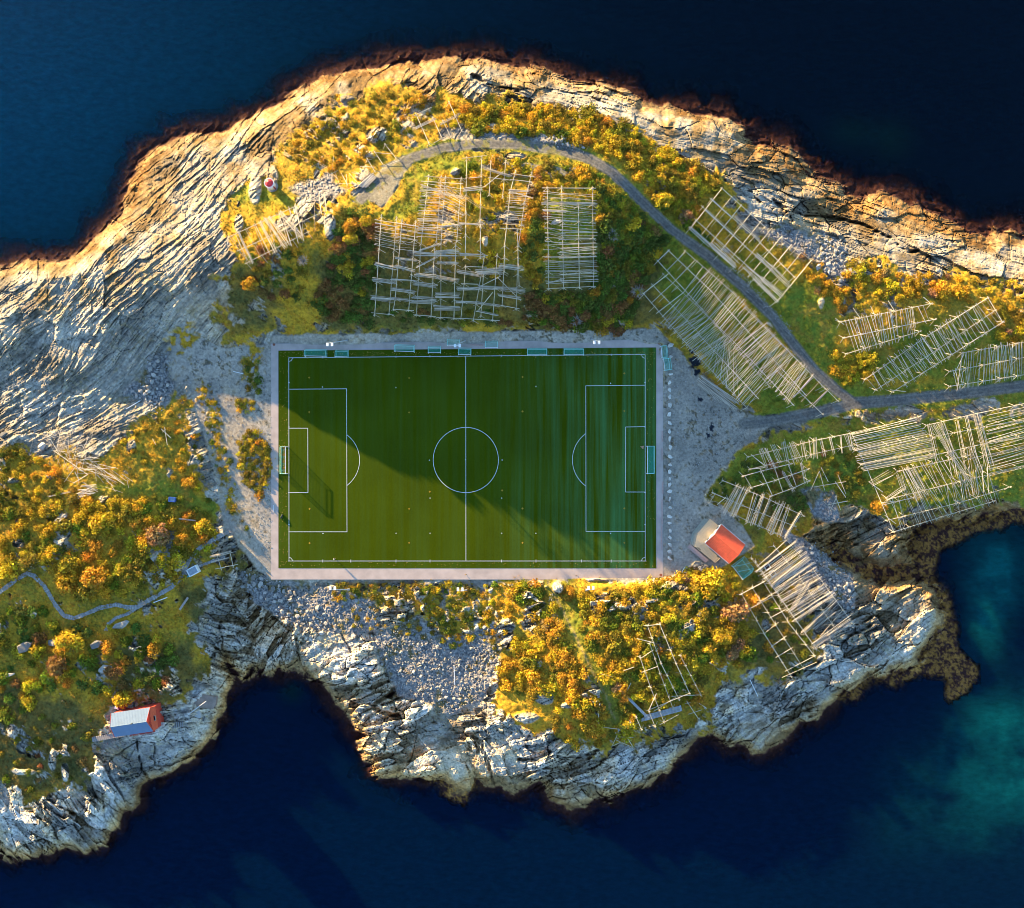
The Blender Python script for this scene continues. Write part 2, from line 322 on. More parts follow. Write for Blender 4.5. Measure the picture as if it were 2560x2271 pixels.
def terrain(u, v, detail=True):
    """height and colour inputs at photo-plan positions"""
    x = (u - CU) / PX; y = (v - CV) / PX
    wu = fbm(x / 9, y / 9, 3, 3) * 16 + fbm(x / 2.6, y / 2.6, 5, 3) * 9; wv = fbm(x / 9, y / 9, 13, 3) * 16 + fbm(x / 2.6, y / 2.6, 15, 3) * 9
    near = sstep(10, 60, np.abs(look(F_PITCH, u, v)))
    d = look(F_COAST, u + wu * .9, v + wv * .9)
    south = sstep(1200, 1500, v)
    h = look(F_H, u, v)
    road = np.minimum(look(F_ROAD, u, v), look(F_ROAD2, u, v))
    flat = np.maximum(sstep(-26, 2, look(F_FLAT, u, v)), 0)
    h = h * (1 - flat)
    wid = 46 - 22 * south
    s = sstep(-2, 1, d / wid) * 1.35 - .35
    s = np.clip(np.where(d > 0, (d / wid), 0), 0, 1); s = 1 - (1 - s) ** (1.35 + .25 * south)
    z = SEA + .15 + (h - SEA - .15) * s
    sea_d = np.where(d < 0, (-d / PX), 0)
    kel = look(F_KELP, u + wu * .8, v + wv * .8)
    slope = .45 - .2 * (1 - south)
    brk = 4.4 - 2.8 * south + fbm(x / 5, y / 5, 78, 4) * 4.5
    zs = SEA - .05 - sea_d * (.2 + .15 * south) - np.clip(sea_d - brk, 0, 99) * .8 + fbm(x / 1.1, y / 1.1, 79, 3) * .35 * sstep(0, 2, sea_d)
    zs = np.where(kel > -12, np.maximum(zs, SEA - .25 - 1.3 * np.clip(-kel / 9, 0, 6) + fbm(x / 1.5, y / 1.5, 77, 3) * .3), zs)
    z = np.where(d > 0, z, zs)
    # masks
    oc = np.zeros(u.shape)
    for (cu, cv, ru, rv_) in OUTC:
        oc = np.maximum(oc, 1 - np.hypot((u + wu * .4 - cu) / ru, (v + wv * .4 - cv) / rv_) * .7)
    nb = fbm(x / 5, y / 5, 21, 4) * 38 + fbm(x / 1.2, y / 1.2, 22, 3) * 22
    veg = sstep(-6, 8, look(F_VEG, u + wu * .6, v + wv * .6) + nb)
    strk = fbm((x * .8 + y * .6) / 1.6, (-x * .6 + y * .8) / .5, 31, 3)
    outcrop = sstep(.22, .34, .13 * (v < 560) * (u < 1500) + fbm(x / 6, y / 6, 41, 4) * .8 + strk * .25 - .05 * sstep(20, 120, look(F_VEG, u, v)) - .5 * sstep(-20, 10, look(F_GREEN, u, v)))
    outcrop = np.maximum(outcrop, sstep(.22, .36, oc))
    veg = veg * (1 - outcrop)
    scrub = sstep(-4, 14, look(F_SCRUB, u + wu, v + wv) + nb * .5) * sstep(-.25, .15, fbm(x / 1.4, y / 1.4, 44, 3) + .12)
    veg = np.maximum(veg, scrub)
    gravel = sstep(-3, 3, look(F_GRAVEL, u + wu * .5, v + wv * .5)) * (1 - scrub)
    rub = sstep(-6, 6, look(F_RUB, u + wu, v + wv))
    rub = rub * (1 - gravel)
    veg = veg * (1 - .85 * rub) * (1 - gravel)
    rd = sstep(3, -3, np.minimum(look(F_ROAD, u, v) - 13, look(F_ROAD2, u, v) - 15) + wu * .12)
    rk = (1 - veg) * (1 - gravel) * (1 - rub)
    rk = np.where(d < 0, 1, rk)
    quiet = (1 - rd) * (1 - gravel) * sstep(-6, -30, look(F_PITCH, u, v))
    if detail:
        acc = np.zeros(u.shape); wsum = np.full(u.shape, 1e-4); crack = np.zeros(u.shape); streak = np.zeros(u.shape); plate = np.zeros(u.shape)
        groups = {}
        for (cu, cv, ang, r) in STRIKE:
            w = np.exp(-((u - cu) ** 2 + (v - cv) ** 2) / (2 * (r * .8) ** 2)) + 1e-7
            key = int(round(ang / 15.0)) * 15
            groups[key] = groups.get(key, 0) + w
        tot = sum(groups.values())
        for key, w in groups.items():
            w = (w / tot) ** 2
            m = w > .03
            if not m.any(): continue
            a = math.radians(key); xs = x[m]; ys = y[m]
            al = xs * math.cos(a) - ys * math.sin(a); ac = xs * math.sin(a) + ys * math.cos(a)
            ac2 = ac + fbm(al / 20, ac / 10, 51, 3) * 2.6
            ph = ac2 / 1.9 + vn(al / 26, ac2 / 8, 61) * 1.1 + fbm(al / 4, ac2 / 2, 69, 3) * .28; fr = ph - np.floor(ph)
            a1 = .55 + .45 * vn(al / 20 + np.floor(ph) * 7.7, np.floor(ph) * 3.3, 64)
            saw1 = (fr - .5 - sstep(.86, 1, fr) * (fr - .5) * 2) * a1
            ph2 = ac2 / .74 + vn(al / 14, ac2 / 4, 62) * 1.0 + fbm(al / 2.2, ac2 / 1.2, 60, 2) * .3; fr2 = ph2 - np.floor(ph2)
            a2 = .5 + .5 * vn(al / 7 + np.floor(ph2) * 5.1, np.floor(ph2) * 2.7, 65)
            saw2 = (fr2 - .5 - sstep(.8, 1, fr2) * (fr2 - .5) * 2) * a2
            l3 = vn(al / 4.5, ac2 / .45, 63)
            jx = al + fbm(al / 3, ac / 3, 66, 2) * .8
            cv_, ce = worley(jx / 5.5, ac2 / 1.9, 71)
            cv2, ce2 = worley(jx / 1.9 + 7, ac2 / .8, 81)
            sth = south[m]
            hh = saw1 * (.66 - .15 * sth) + saw2 * .3 + l3 * .09 + cv_ * (.7 + .7 * sth) + cv2 * (.22 + .22 * sth) - .5 * sstep(.07, 0, ce) - (.12 + .15 * sth) * sstep(.1, 0, ce2)
            cc = sstep(.08, 0, ce) * .95 + sstep(.12, 0, ce2) * (.3 + .3 * sth) + sstep(.82, .97, fr) * .7 * np.clip(a1, 0, 1) + sstep(.8, .97, fr2) * .4 * np.clip(a2, 0, 1)
            stk = vn(al / 7, ac2 / .33, 67) * .6 + vn(al / 16, ac2 / 1.2, 68) * .6
            streak[m] += stk * w[m]
            ww_ = sstep(800, 450, u[m]) * sstep(1250, 1050, v[m]); rn = fbm(xs / 10, ys / 10, 95, 3); rug = .3 + .95 * sstep(-.25, .3, rn); rug = rug + (1.05 - rug) * ww_ * .6
            pv, pe = worley((jx + 3) / 15, (ac2 + fbm(al / 5, ac / 5, 58, 2)) / 6.0, 85)
            hh = hh + ww_ * (saw1 * .1 + saw2 * .28 - cv_ * .45 + .35 * sstep(.07, 0, ce)); hh = hh + (pv * 1.4 - .6 * sstep(.03, 0, pe)) * (1 - .45 * ww_) / np.maximum(rug, .3) * .8; cc = np.maximum(cc * (1 - .5 * ww_), sstep(.03, 0, pe) * .7 * (1 - .5 * ww_)); plate[m] += pv * w[m]
            hh = hh * rug + fbm(xs / 1.3, ys / 1.3, 96, 3) * .22; cc = cc * (.35 + .65 * np.clip(rug, 0, 1))
            acc[m] += hh * w[m]; crack[m] += cc * w[m]; wsum[m] += w[m]
        acc /= wsum; crack /= wsum; streak = (streak + plate * .9) / wsum
        big = fbm(x / 11, y / 11, 91, 3)
        z = z + np.clip(oc, 0, 1) * 1.3 * (1 - rd)
        cl = look(F_CLEFT, u + wu * .5, v + wv * .5); cw = 1.5 + 5.0 * fbm(x / 5, y / 5, 98, 3)
        clm = sstep(cw + 4, cw - 1, cl) * rk * quiet
        z = z - clm * np.clip((z - SEA) * .55, 0, 3.0); crack = np.maximum(crack, clm * .55)
        seaw = sstep(-2.5, 0, z - SEA)
        amp = 1.0 + .35 * south
        z = z + rk * quiet * (acc * amp * 1.15 + big * 1.3) * sstep(-30, 6, d) + (1 - rk) * quiet * big * .35
        z = z + veg * quiet * (fbm(x / 2.2, y / 2.2, 101, 3) * .38 + fbm(x / .7, y / .7, 105, 2) * .16)
        rv, re = worley(x / .6 + fbm(x / 2, y / 2, 114, 2), y / .6, 111)
        z = z + rub * quiet * (rv * .28 * (.6 + .8 * (fbm(x / 4, y / 4, 112, 2) > 0)) - .15 * sstep(.15, 0, re) + fbm(x / 3, y / 3, 113, 3) * .35)
        z = z + gravel * (1 - sstep(-26, -6, look(F_PITCH, u, v))) * fbm(x / 1.5, y / 1.5, 121, 3) * .05
        z = np.where(look(F_PITCH, u, v) > -4, np.minimum(z, -.03), z)
        return z, d, veg, gravel, rub, rk, rd, crack, re, strk, streak, acc
    return z

us = np.concatenate([np.arange(-640, -36, 18), np.arange(-36, 2600, 2.35), np.arange(2600, 3240, 18)])
vs = np.concatenate([np.arange(60, 120, 12), np.arange(120, 2240, 2.35), np.arange(2240, 2420, 18)])
UU, VV = np.meshgrid(us, vs)
Z, D, VEGM, GRAV, RUB, ROCK, RDM, CRK, RUBE, STRK, STREAK, ACC = terrain(UU, VV)
# the steep north bank ends cleanly above the gravel strip
def zt(u, v):
    """terrain height under a photo-plan position"""
    ix = np.clip(np.searchsorted(us, u) - 1, 0, len(us) - 2); iy = np.clip(np.searchsorted(vs, v) - 1, 0, len(vs) - 2)
    fx = (u - us[ix]) / (us[ix + 1] - us[ix]); fy = (v - vs[iy]) / (vs[iy + 1] - vs[iy])
    return ((Z[iy, ix] * (1 - fx) + Z[iy, ix + 1] * fx) * (1 - fy) + (Z[iy + 1, ix] * (1 - fx) + Z[iy + 1, ix + 1] * fx) * fy)
def gp(u, v, dz=0.0):
    z = float(zt(u, v)); return W(u, v, z + dz)

X = (UU - CU) / PX; Y = (VV - CV) / PX
n1 = fbm(X / 4, Y / 4, 201, 4); n2 = fbm(X / 1.1, Y / 1.1, 211, 3); n3 = fbm(X / 17, Y / 17, 221, 3); n4 = fbm(X / .45, Y / .45, 231, 2)
def col(c): return np.array(c, float)[None, None, :]
def mix(a, b, t): return a + (b - a) * np.clip(t, 0, 1)[..., None]
south = sstep(1300, 1700, VV)
rockc = mix(col((.40, .365, .32)), col((.27, .25, .22)), .5 + n1)
rockc = mix(rockc, col((.58, .56, .53)), sstep(.1, .5, n3 + n2 * .4 + ACC * .35))
rockc = mix(rockc, col((.62, .58, .52)), sstep(.05, .6, STREAK) * .6)
rockc = mix(rockc, col((.17, .16, .15)), sstep(-.05, -.6, STREAK) * .6)
rockc = mix(rockc, col((.26, .22, .12)), sstep(.25, .6, n2 + .3 * n1) * .5)
rockc = mix(rockc, col((.09, .085, .08)), CRK * .72)
rockc = mix(rockc, col((.30, .25, .12)), sstep(.2, .5, STRK + n1 * .5) * .35)
hz = Z - SEA
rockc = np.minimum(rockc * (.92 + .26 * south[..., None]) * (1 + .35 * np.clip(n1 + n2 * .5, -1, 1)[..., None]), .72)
rockc = mix(rockc, rockc * col((.95, .80, .56)), south * sstep(34, 12, D + n1 * 16) * .9)
rockc = mix(rockc, rockc * col((.50, .48, .46)), sstep(.12, .5, fbm(X / 8, Y / 8, 241, 4)) * .8)
rockc = mix(rockc, rockc * col((1.0, .84, .62)), south * sstep(0, .4, n3 + n1 * .6) * .8)
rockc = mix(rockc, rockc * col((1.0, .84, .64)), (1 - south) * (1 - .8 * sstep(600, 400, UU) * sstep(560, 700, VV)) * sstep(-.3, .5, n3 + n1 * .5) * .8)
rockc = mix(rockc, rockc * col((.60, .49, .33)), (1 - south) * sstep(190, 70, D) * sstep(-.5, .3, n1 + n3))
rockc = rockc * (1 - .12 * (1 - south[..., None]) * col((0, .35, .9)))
hn = hz + n1 * 1.1 + n2 * .5 - 1.6 * (1 - south) * sstep(90, 10, D)
rockc = mix(rockc, rockc * col((.95, .72, .44)), sstep(3.2, 1.6, hn) * .9)
rockc = mix(rockc, col((.30, .20, .09)), sstep(1.5, .9, hn) * sstep(0, .5, n2 + n4) * .7)
rockc = mix(rockc, col((.15, .085, .035)), sstep(1.0, .3, hz + n2 * .9) * .7)
rockc = mix(rockc, col((.075, .030, .024)) , sstep(.4, -.1, hz + n2 * .3))
rockc = mix(rockc, col((.05, .015, .01)), (hz < .2) * sstep(0, .5, n4 + n2 * .5))
rockc = mix(rockc, col((.15, .055, .03)), (hz < .1) * sstep(.45, .9, n2 + n4))
kelp = look(F_KELP, UU, VV)
rockc = mix(rockc, col((.46, .22, .05)), (hz < .3) * sstep(-40, 10, kelp) * sstep(-.4, .4, n2 + n4))
gold = mix(col((.50, .285, .022)), col((.34, .22, .022)), .5 + n1)
gold = mix(gold, col((.46, .20, .025)), sstep(.1, .5, n2 + .3 * n3) * .6)
gold = mix(gold, col((.17, .155, .02)), sstep(.05, .45, n4 + n1 * .6) * .7)
green = mix(col((.14, .185, .02)), col((.26, .23, .022)), .5 + n2 + n1 * .5)
green = mix(green, col((.30, .18, .03)), sstep(.15, .5, n1 + n4 * .4) * .6)
olive = mix(col((.17, .115, .03)), col((.085, .085, .028)), .5 + n2 + n1 * .7)
vegc = mix(gold, green, sstep(-14, 14, look(F_GREEN, UU, VV) + n1 * 30 + n2 * 14))
vegc = mix(vegc, olive, sstep(-25, 25, look(F_DARKVEG, UU, VV) + n1 * 40) * .85)
nearroad = sstep(34, 14, np.minimum(look(F_ROAD, UU, VV), look(F_ROAD2, UU, VV)) + n2 * 8)
vegc = mix(vegc, green, nearroad * .85)
gravc = mix(col((.27, .255, .24)), col((.40, .37, .34)), .5 + n1 + n2 * .3)
gravc = mix(gravc, col((.42, .34, .24)), sstep(680, 560, UU) * sstep(900, 1000, VV) * sstep(-.4, .3, n1) * .7)
gravc = mix(gravc, col((.12, .12, .12)), sstep(.3, .6, n2 * .6 + n4 * .5 + n3 * .4))
gravc = gravc * (1 - .38 * sstep(1600, 1700, UU) * sstep(1400, 1100, VV) * .4)[..., None]
gravc = gravc * col((1.08, 1.0, .88))
gravc = mix(gravc, col((.16, .15, .10)), sstep(700, 500, VV) * .6)
gravc = mix(gravc, gold * .55, sstep(.25, .5, n2 + n1 * .4) * .35 * sstep(400, 1300, 1300 + 0 * UU) )
rubc = mix(col((.36, .325, .30)), col((.17, .16, .16)), .5 + n4 * 1.3 + n2 * .6)
rubc = mix(rubc, col((.20, .19, .15)), sstep(0, .4, n1) * .5)
rubc = mix(rubc, col((.14, .14, .14)), sstep(.14, .02, RUBE) * .8)
rubc = mix(rubc, gold * .6, sstep(.1, .45, n1 * .8 + n2 * .5) * .7)
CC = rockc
CC = mix(CC, vegc, VEGM * (D > 0))
CC = mix(CC, gravc, GRAV); CC = mix(CC, rubc, RUB * (hz > .2))
rr1 = look(F_ROAD, UU, VV); rr2 = look(F_ROAD2, UU, VV)
roadc = mix(col((.13, .12, .105)), col((.19, .172, .145)), .5 + n1 + n2 * .5)
roadc = mix(roadc, col((.24, .215, .18)), sstep(2.5, .5, np.abs(np.minimum(rr1, rr2) - 8)) * .6)
roadc = mix(roadc, col((.11, .105, .11)), sstep(3, 0, np.abs(np.minimum(rr1, rr2) - 5)) * .5)
upper = sstep(1500, 1350, UU)
roadc = mix(roadc, green * .9, upper * sstep(0, .4, n2 + n1) * .6)
TRAIL = sdf([(1370, 1452), (1395, 1500), (1425, 1560), (1445, 1610), (1475, 1670), (1505, 1720), (1525, 1765), (1540, 1800)], False)
tl = look(TRAIL, UU + n1 * 6, VV + n2 * 5)
CC = mix(CC, mix(col((.17, .17, .025)), col((.27, .21, .09)), sstep(5, 2, tl)), sstep(15, 8, tl) * VEGM * .8)
CC = mix(CC, roadc, RDM)
# dark oil-like puddles and stains of the yard
for (pu, pv, pr) in [(1735, 905, 16), (1730, 880, 10), (1742, 930, 9), (1750, 1000, 6), (1780, 1070, 5), (1772, 1090, 4)]:
    dd = np.hypot(UU - pu, (VV - pv) * .8) + n2 * 8 + n4 * 4
    CC = mix(CC, col((.015, .02, .03)), sstep(pr, pr * .6, dd))
nr, nc = UU.shape
kz = (H - Z) / H / PX
VX = np.stack([(UU - CU) * kz, -(VV - CV) * kz, Z], -1).reshape(-1, 3)
CA = np.concatenate([CC, np.ones((nr, nc, 1))], -1).reshape(-1, 4)
RK = (ROCK * (1 - RDM)).reshape(-1)

def terrain_mat():
    m, t, b = nodemat('terrain_surface'); b.inputs['Roughness'].default_value = .92; b.inputs['Specular IOR Level'].default_value = .15
    a = t.nodes.new('ShaderNodeAttribute'); a.attribute_name = 'Col'
    r = t.nodes.new('ShaderNodeAttribute'); r.attribute_name = 'rock'
    g = t.nodes.new('ShaderNodeNewGeometry')
    n = t.nodes.new('ShaderNodeTexNoise'); n.inputs['Scale'].default_value = 1.3; n.inputs['Detail'].default_value = 8; n.inputs['Roughness'].default_value = .7
    t.links.new(g.outputs['Position'], n.inputs['Vector'])
    mr = t.nodes.new('ShaderNodeMapRange'); mr.inputs[1].default_value = .3; mr.inputs[2].default_value = .7; mr.inputs[3].default_value = .55; mr.inputs[4].default_value = 1.4
    t.links.new(n.outputs['Fac'], mr.inputs[0])
    mx = t.nodes.new('ShaderNodeMix'); mx.data_type = 'RGBA'; mx.blend_type = 'MULTIPLY'; mx.inputs[0].default_value = 1
    t.links.new(a.outputs['Color'], mx.inputs[6]); t.links.new(mr.outputs[0], mx.inputs[7]); t.links.new(mx.outputs[2], b.inputs['Base Color'])
    n2 = t.nodes.new('ShaderNodeTexNoise'); n2.inputs['Scale'].default_value = 3.5; n2.inputs['Detail'].default_value = 6
    t.links.new(g.outputs['Position'], n2.inputs['Vector'])
    bp = t.nodes.new('ShaderNodeBump'); bp.inputs['Distance'].default_value = .18; bp.inputs['Strength'].default_value = .5
    t.links.new(n2.outputs['Fac'], bp.inputs['Height']); t.links.new(bp.outputs[0], b.inputs['Normal'])
    return m
M_TER = terrain_mat()
idx = np.arange(nr * nc).reshape(nr, nc)
Q = np.stack([idx[:-1, :-1], idx[1:, :-1], idx[1:, 1:], idx[:-1, 1:]], -1).reshape(-1, 4)
def fm(a): return ((a[:-1, :-1] + a[1:, 1:]) * .5).reshape(-1)
zc = fm(Z); dc = fm(D); cls = np.where(fm(VEGM) > .5, 1, 0)          # 0 rock 1 ground 2 gravel 3 rubble 4 road 5 seabed
cls = np.where(fm(RUB) > .5, 3, cls); cls = np.where(fm(GRAV) > .5, 2, cls); cls = np.where(fm(RDM) > .5, 4, cls)
cls = np.where(zc < SEA + .02, 5, cls)
inner = fm(look(F_PITCH, UU, VV)) > 12
keep = (zc > SEA - 6.5) & ~inner
for k, nm in enumerate(['rocks', 'ground', 'gravel_yard', 'rubble_slope', 'road', 'seabed']):
    f = Q[keep & (cls == k)]
    if not len(f): continue
    uq, inv = np.unique(f, return_inverse=True)
    me = mesh_np(nm, VX[uq], inv.reshape(-1, 4), M_TER, {'Col': CA[uq], 'rock': RK[uq]}, smooth=k not in (0, 3))
    link(nm, me, kind='structure')

# ---------------------------------------------------------------- sea
wu_ = np.concatenate([[-9000, -3000, -1200], np.arange(-640, 3240, 10), [3800, 5600, 11600]]).astype(float)
wv_ = np.concatenate([[-9000, -3000, -1200], np.arange(-300, 2600, 10), [3200, 5000, 11600]]).astype(float)
WU, WV = np.meshgrid(wu_, wv_)
kk = (H - SEA) / H / PX
zg = terrain(WU, WV, False)
depth = np.clip(SEA - zg, 0, 12)
depth = np.where((WU < -640) | (WU > 3230) | (WV < -300) | (WV > 2600), 12, depth)
wx = (WU - CU) / PX; wy = (WV - CV) / PX
nW = fbm(wx / 12, wy / 12, 301, 4); nW2 = fbm(wx / 3, wy / 3, 305, 3)
def blob(cu, cv, r, asp=1.0): return np.exp(-(((WU - cu) / r) ** 2 + ((WV - cv) / (r * asp)) ** 2))
def colw(c): return np.array(c, float)[None, None, :]
teal = np.clip(blob(2500, 1430, 80, 1.2) * 1.0 + blob(2470, 1560, 45, 1.6) * .7 + blob(2500, 1830, 110, .8) * .6 + blob(2400, 2000, 170, .7) * .35 + blob(2560, 1940, 120) * .5, 0, 1) * np.clip(.8 + nW * .9 + nW2 * .5, 0, 1.4)
wc = mix(np.zeros(WU.shape + (3,)) + colw((.0012, .0075, .024)), colw((.0008, .018, .066)), sstep(500, 2300, WV) * .9)
wc = mix(wc, colw((.0005, .054, .150)), blob(-100, 150, 950, .8))
wc = mix(wc, colw((.002, .022, .055)), blob(2500, 2000, 500, .8) * .7)
wc = mix(wc, colw((.004, .17, .18)), teal)
wc = mix(wc, colw((.004, .05, .04)), np.clip(blob(730, 1730, 26) + blob(2130, 330, 60, .6) * .25 + blob(2230, 350, 50) * .25, 0, 1) * .6)
WA = np.concatenate([wc * .5, np.ones(WU.shape + (1,))], -1).reshape(-1, 4)
m, t, b = nodemat('sea_water')
a = t.nodes.new('ShaderNodeAttribute'); a.attribute_name = 'Col'
dp = t.nodes.new('ShaderNodeAttribute'); dp.attribute_name = 'depth'
b.inputs['Roughness'].default_value = .22; b.inputs['IOR'].default_value = 1.333; b.inputs['Specular IOR Level'].default_value = .06; b.inputs['Subsurface Weight'].default_value = 1; b.inputs['Subsurface Radius'].default_value = (8, 16, 25); b.inputs['Subsurface Scale'].default_value = 1
g = t.nodes.new('ShaderNodeNewGeometry')
mp = t.nodes.new('ShaderNodeMapping'); mp.inputs['Scale'].default_value = (.55, 1.2, 1); mp.inputs['Rotation'].default_value = (0, 0, .35)
t.links.new(g.outputs['Position'], mp.inputs['Vector'])
nz = t.nodes.new('ShaderNodeTexNoise'); nz.inputs['Scale'].default_value = .7; nz.inputs['Detail'].default_value = 6; nz.inputs['Roughness'].default_value = .65
t.links.new(mp.outputs[0], nz.inputs['Vector'])
bp = t.nodes.new('ShaderNodeBump'); bp.inputs['Distance'].default_value = .3; bp.inputs['Strength'].default_value = .2
t.links.new(nz.outputs['Fac'], bp.inputs['Height']); t.links.new(bp.outputs[0], b.inputs['Normal'])
mr = t.nodes.new('ShaderNodeMapRange'); mr.inputs[1].default_value = .3; mr.inputs[2].default_value = .7; mr.inputs[3].default_value = .76; mr.inputs[4].default_value = 1.24
t.links.new(nz.outputs['Fac'], mr.inputs[0])
mx = t.nodes.new('ShaderNodeMix'); mx.data_type = 'RGBA'; mx.blend_type = 'MULTIPLY'; mx.inputs[0].default_value = 1
t.links.new(a.outputs['Color'], mx.inputs[6]); t.links.new(mr.outputs[0], mx.inputs[7]); t.links.new(mx.outputs[2], b.inputs['Base Color'])
tr = t.nodes.new('ShaderNodeBsdfTransparent'); tr.inputs[0].default_value = (.86, .84, .84, 1)
ms = t.nodes.new('ShaderNodeMixShader')
e = t.nodes.new('ShaderNodeMath'); e.operation = 'MULTIPLY'; e.inputs[1].default_value = -.5
t.links.new(dp.outputs['Fac'], e.inputs[0])
e2 = t.nodes.new('ShaderNodeMath'); e2.operation = 'EXPONENT'; t.links.new(e.outputs[0], e2.inputs[0])
e3 = t.nodes.new('ShaderNodeMath'); e3.operation = 'SUBTRACT'; e3.inputs[0].default_value = 1; t.links.new(e2.outputs[0], e3.inputs[1])
t.links.new(e3.outputs[0], ms.inputs[0]); t.links.new(tr.outputs[0], ms.inputs[1]); t.links.new(b.outputs[0], ms.inputs[2])
t.links.new(ms.outputs[0], t.nodes['Material Output'].inputs['Surface'])
M_SEA = m
i2 = np.arange(WU.size).reshape(WU.shape)
q2 = np.stack([i2[:-1, :-1], i2[1:, :-1], i2[1:, 1:], i2[:-1, 1:]], -1).reshape(-1, 4)
me = mesh_np('sea', np.stack([(WU - CU) * kk, -(WV - CV) * kk, np.full(WU.shape, SEA)], -1).reshape(-1, 3), q2, M_SEA, {'Col': WA, 'depth': depth.reshape(-1)}, smooth=True)
link('sea', me, kind='structure')
# deep sea floor under everything
MB().box((0, 0, -11.5), (2400, 2400, .5)).build('deep_seabed', simple('deep_bed', (.02, .03, .04)), kind='structure')

# ---------------------------------------------------------------- football ground
def turf_mat():
    m, t, b = nodemat('artificial_turf'); b.inputs['Roughness'].default_value = .9; b.inputs['Specular IOR Level'].default_value = .04
    g = t.nodes.new('ShaderNodeNewGeometry')
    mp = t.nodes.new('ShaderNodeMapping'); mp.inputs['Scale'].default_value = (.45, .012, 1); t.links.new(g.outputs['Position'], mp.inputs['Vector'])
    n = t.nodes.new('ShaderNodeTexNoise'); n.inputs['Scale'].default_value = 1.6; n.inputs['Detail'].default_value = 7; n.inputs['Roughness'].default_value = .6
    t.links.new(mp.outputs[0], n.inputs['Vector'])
    n2 = t.nodes.new('ShaderNodeTexNoise'); n2.inputs['Scale'].default_value = .05; n2.inputs['Detail'].default_value = 3
    t.links.new(g.outputs['Position'], n2.inputs['Vector'])
    n3 = t.nodes.new('ShaderNodeTexNoise'); n3.inputs['Scale'].default_value = 5; n3.inputs['Detail'].default_value = 4
    t.links.new(g.outputs['Position'], n3.inputs['Vector'])
    # turf sheen and wear painted into the colour, growing towards the right-hand goal
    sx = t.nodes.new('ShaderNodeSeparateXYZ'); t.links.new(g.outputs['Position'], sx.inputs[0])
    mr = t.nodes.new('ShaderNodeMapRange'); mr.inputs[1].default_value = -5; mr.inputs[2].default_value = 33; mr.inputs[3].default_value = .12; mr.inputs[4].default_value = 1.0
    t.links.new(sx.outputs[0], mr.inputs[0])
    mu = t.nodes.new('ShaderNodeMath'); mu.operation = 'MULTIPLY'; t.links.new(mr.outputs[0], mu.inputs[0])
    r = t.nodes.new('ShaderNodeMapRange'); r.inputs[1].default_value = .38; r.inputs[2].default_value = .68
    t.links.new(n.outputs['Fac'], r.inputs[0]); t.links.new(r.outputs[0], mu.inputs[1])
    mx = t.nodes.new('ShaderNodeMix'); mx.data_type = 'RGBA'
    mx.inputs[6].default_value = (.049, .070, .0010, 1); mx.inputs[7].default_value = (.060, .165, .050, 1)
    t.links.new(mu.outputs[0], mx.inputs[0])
    m3 = t.nodes.new('ShaderNodeMix'); m3.data_type = 'RGBA'; m3.blend_type = 'MULTIPLY'; m3.inputs[0].default_value = 1
    ad = t.nodes.new('ShaderNodeMath'); ad.operation = 'ADD'; t.links.new(n2.outputs['Fac'], ad.inputs[0]); t.links.new(n3.outputs['Fac'], ad.inputs[1])
    m4 = t.nodes.new('ShaderNodeMapRange'); m4.inputs[1].default_value = .6; m4.inputs[2].default_value = 1.4; m4.inputs[3].default_value = .7; m4.inputs[4].default_value = 1.3
    t.links.new(ad.outputs[0], m4.inputs[0]); t.links.new(mx.outputs[2], m3.inputs[6]); t.links.new(m4.outputs[0], m3.inputs[7])
    t.links.new(m3.outputs[2], b.inputs['Base Color'])
    bp = t.nodes.new('ShaderNodeBump'); bp.inputs['Distance'].default_value = .03; bp.inputs['Strength'].default_value = .4
    t.links.new(n3.outputs['Fac'], bp.inputs['Height']); t.links.new(bp.outputs[0], b.inputs['Normal'])
    return m
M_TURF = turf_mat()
def quad_sheet(name, pts, z, mat, **kw):
    return MB().face([W(u, v, z) for u, v in pts][::-1]).build(name, mat, kind='structure', **kw)
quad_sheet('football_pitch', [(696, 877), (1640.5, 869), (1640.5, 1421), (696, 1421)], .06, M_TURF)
M_ASPH = simple('path_asphalt', (.47, .37, .325), .9, .14, .35, bump=.2)
PA = [(678, 860), (1657, 850), (1657, 1449), (678, 1449)]; PB = [(696, 877), (1640.5, 869), (1640.5, 1421), (696, 1421)]
mb = MB()
for i in range(4):
    j = (i + 1) % 4
    mb.face([W(*PA[i], .03), W(*PA[j], .03), W(*PB[j], .03), W(*PB[i], .03)])
pth = mb.build('path', M_ASPH, kind='structure')
# thin kerb line round the turf and the outer skirt of the path
M_KERB = simple('kerb_concrete', (.30, .29, .28), .9, .1)
mb = MB()
for i in range(4):
    a = W(*PA[i], .0); b_ = W(*PA[(i + 1) % 4], .0); d_ = b_ - a
    mb.box((a + b_) / 2 + Vector((0, 0, -.28)), (d_.length, .16, .6), math.atan2(d_.y, d_.x))
mb.build('kerb', M_KERB, kind='structure')
M_WHITE = simple('line_paint', (.72, .72, .70), .8, .06); M_YEL = simple('yellow_paint', (.50, .28, .02), .8, .06)
LZ = .068
def strip(mb, pts, w=.125, closed=False):
    P_ = [W(u, v, LZ) for u, v in pts]; n_ = len(P_)
    for i in range(n_ if closed else n_ - 1):
        a = P_[i]; b_ = P_[(i + 1) % n_]; d_ = (b_ - a); L = d_.length; d_.normalize()
        if L < 1e-4: continue
        nn = Vector((-d_.y, d_.x, 0)) * w / 2; e = d_ * (w / 2 if n_ < 6 else 0)
        mb.face([a - e - nn, b_ + e - nn, b_ + e + nn, a - e + nn])
mb = MB()
strip(mb, [(722, 895), (1613, 886.5)]); 
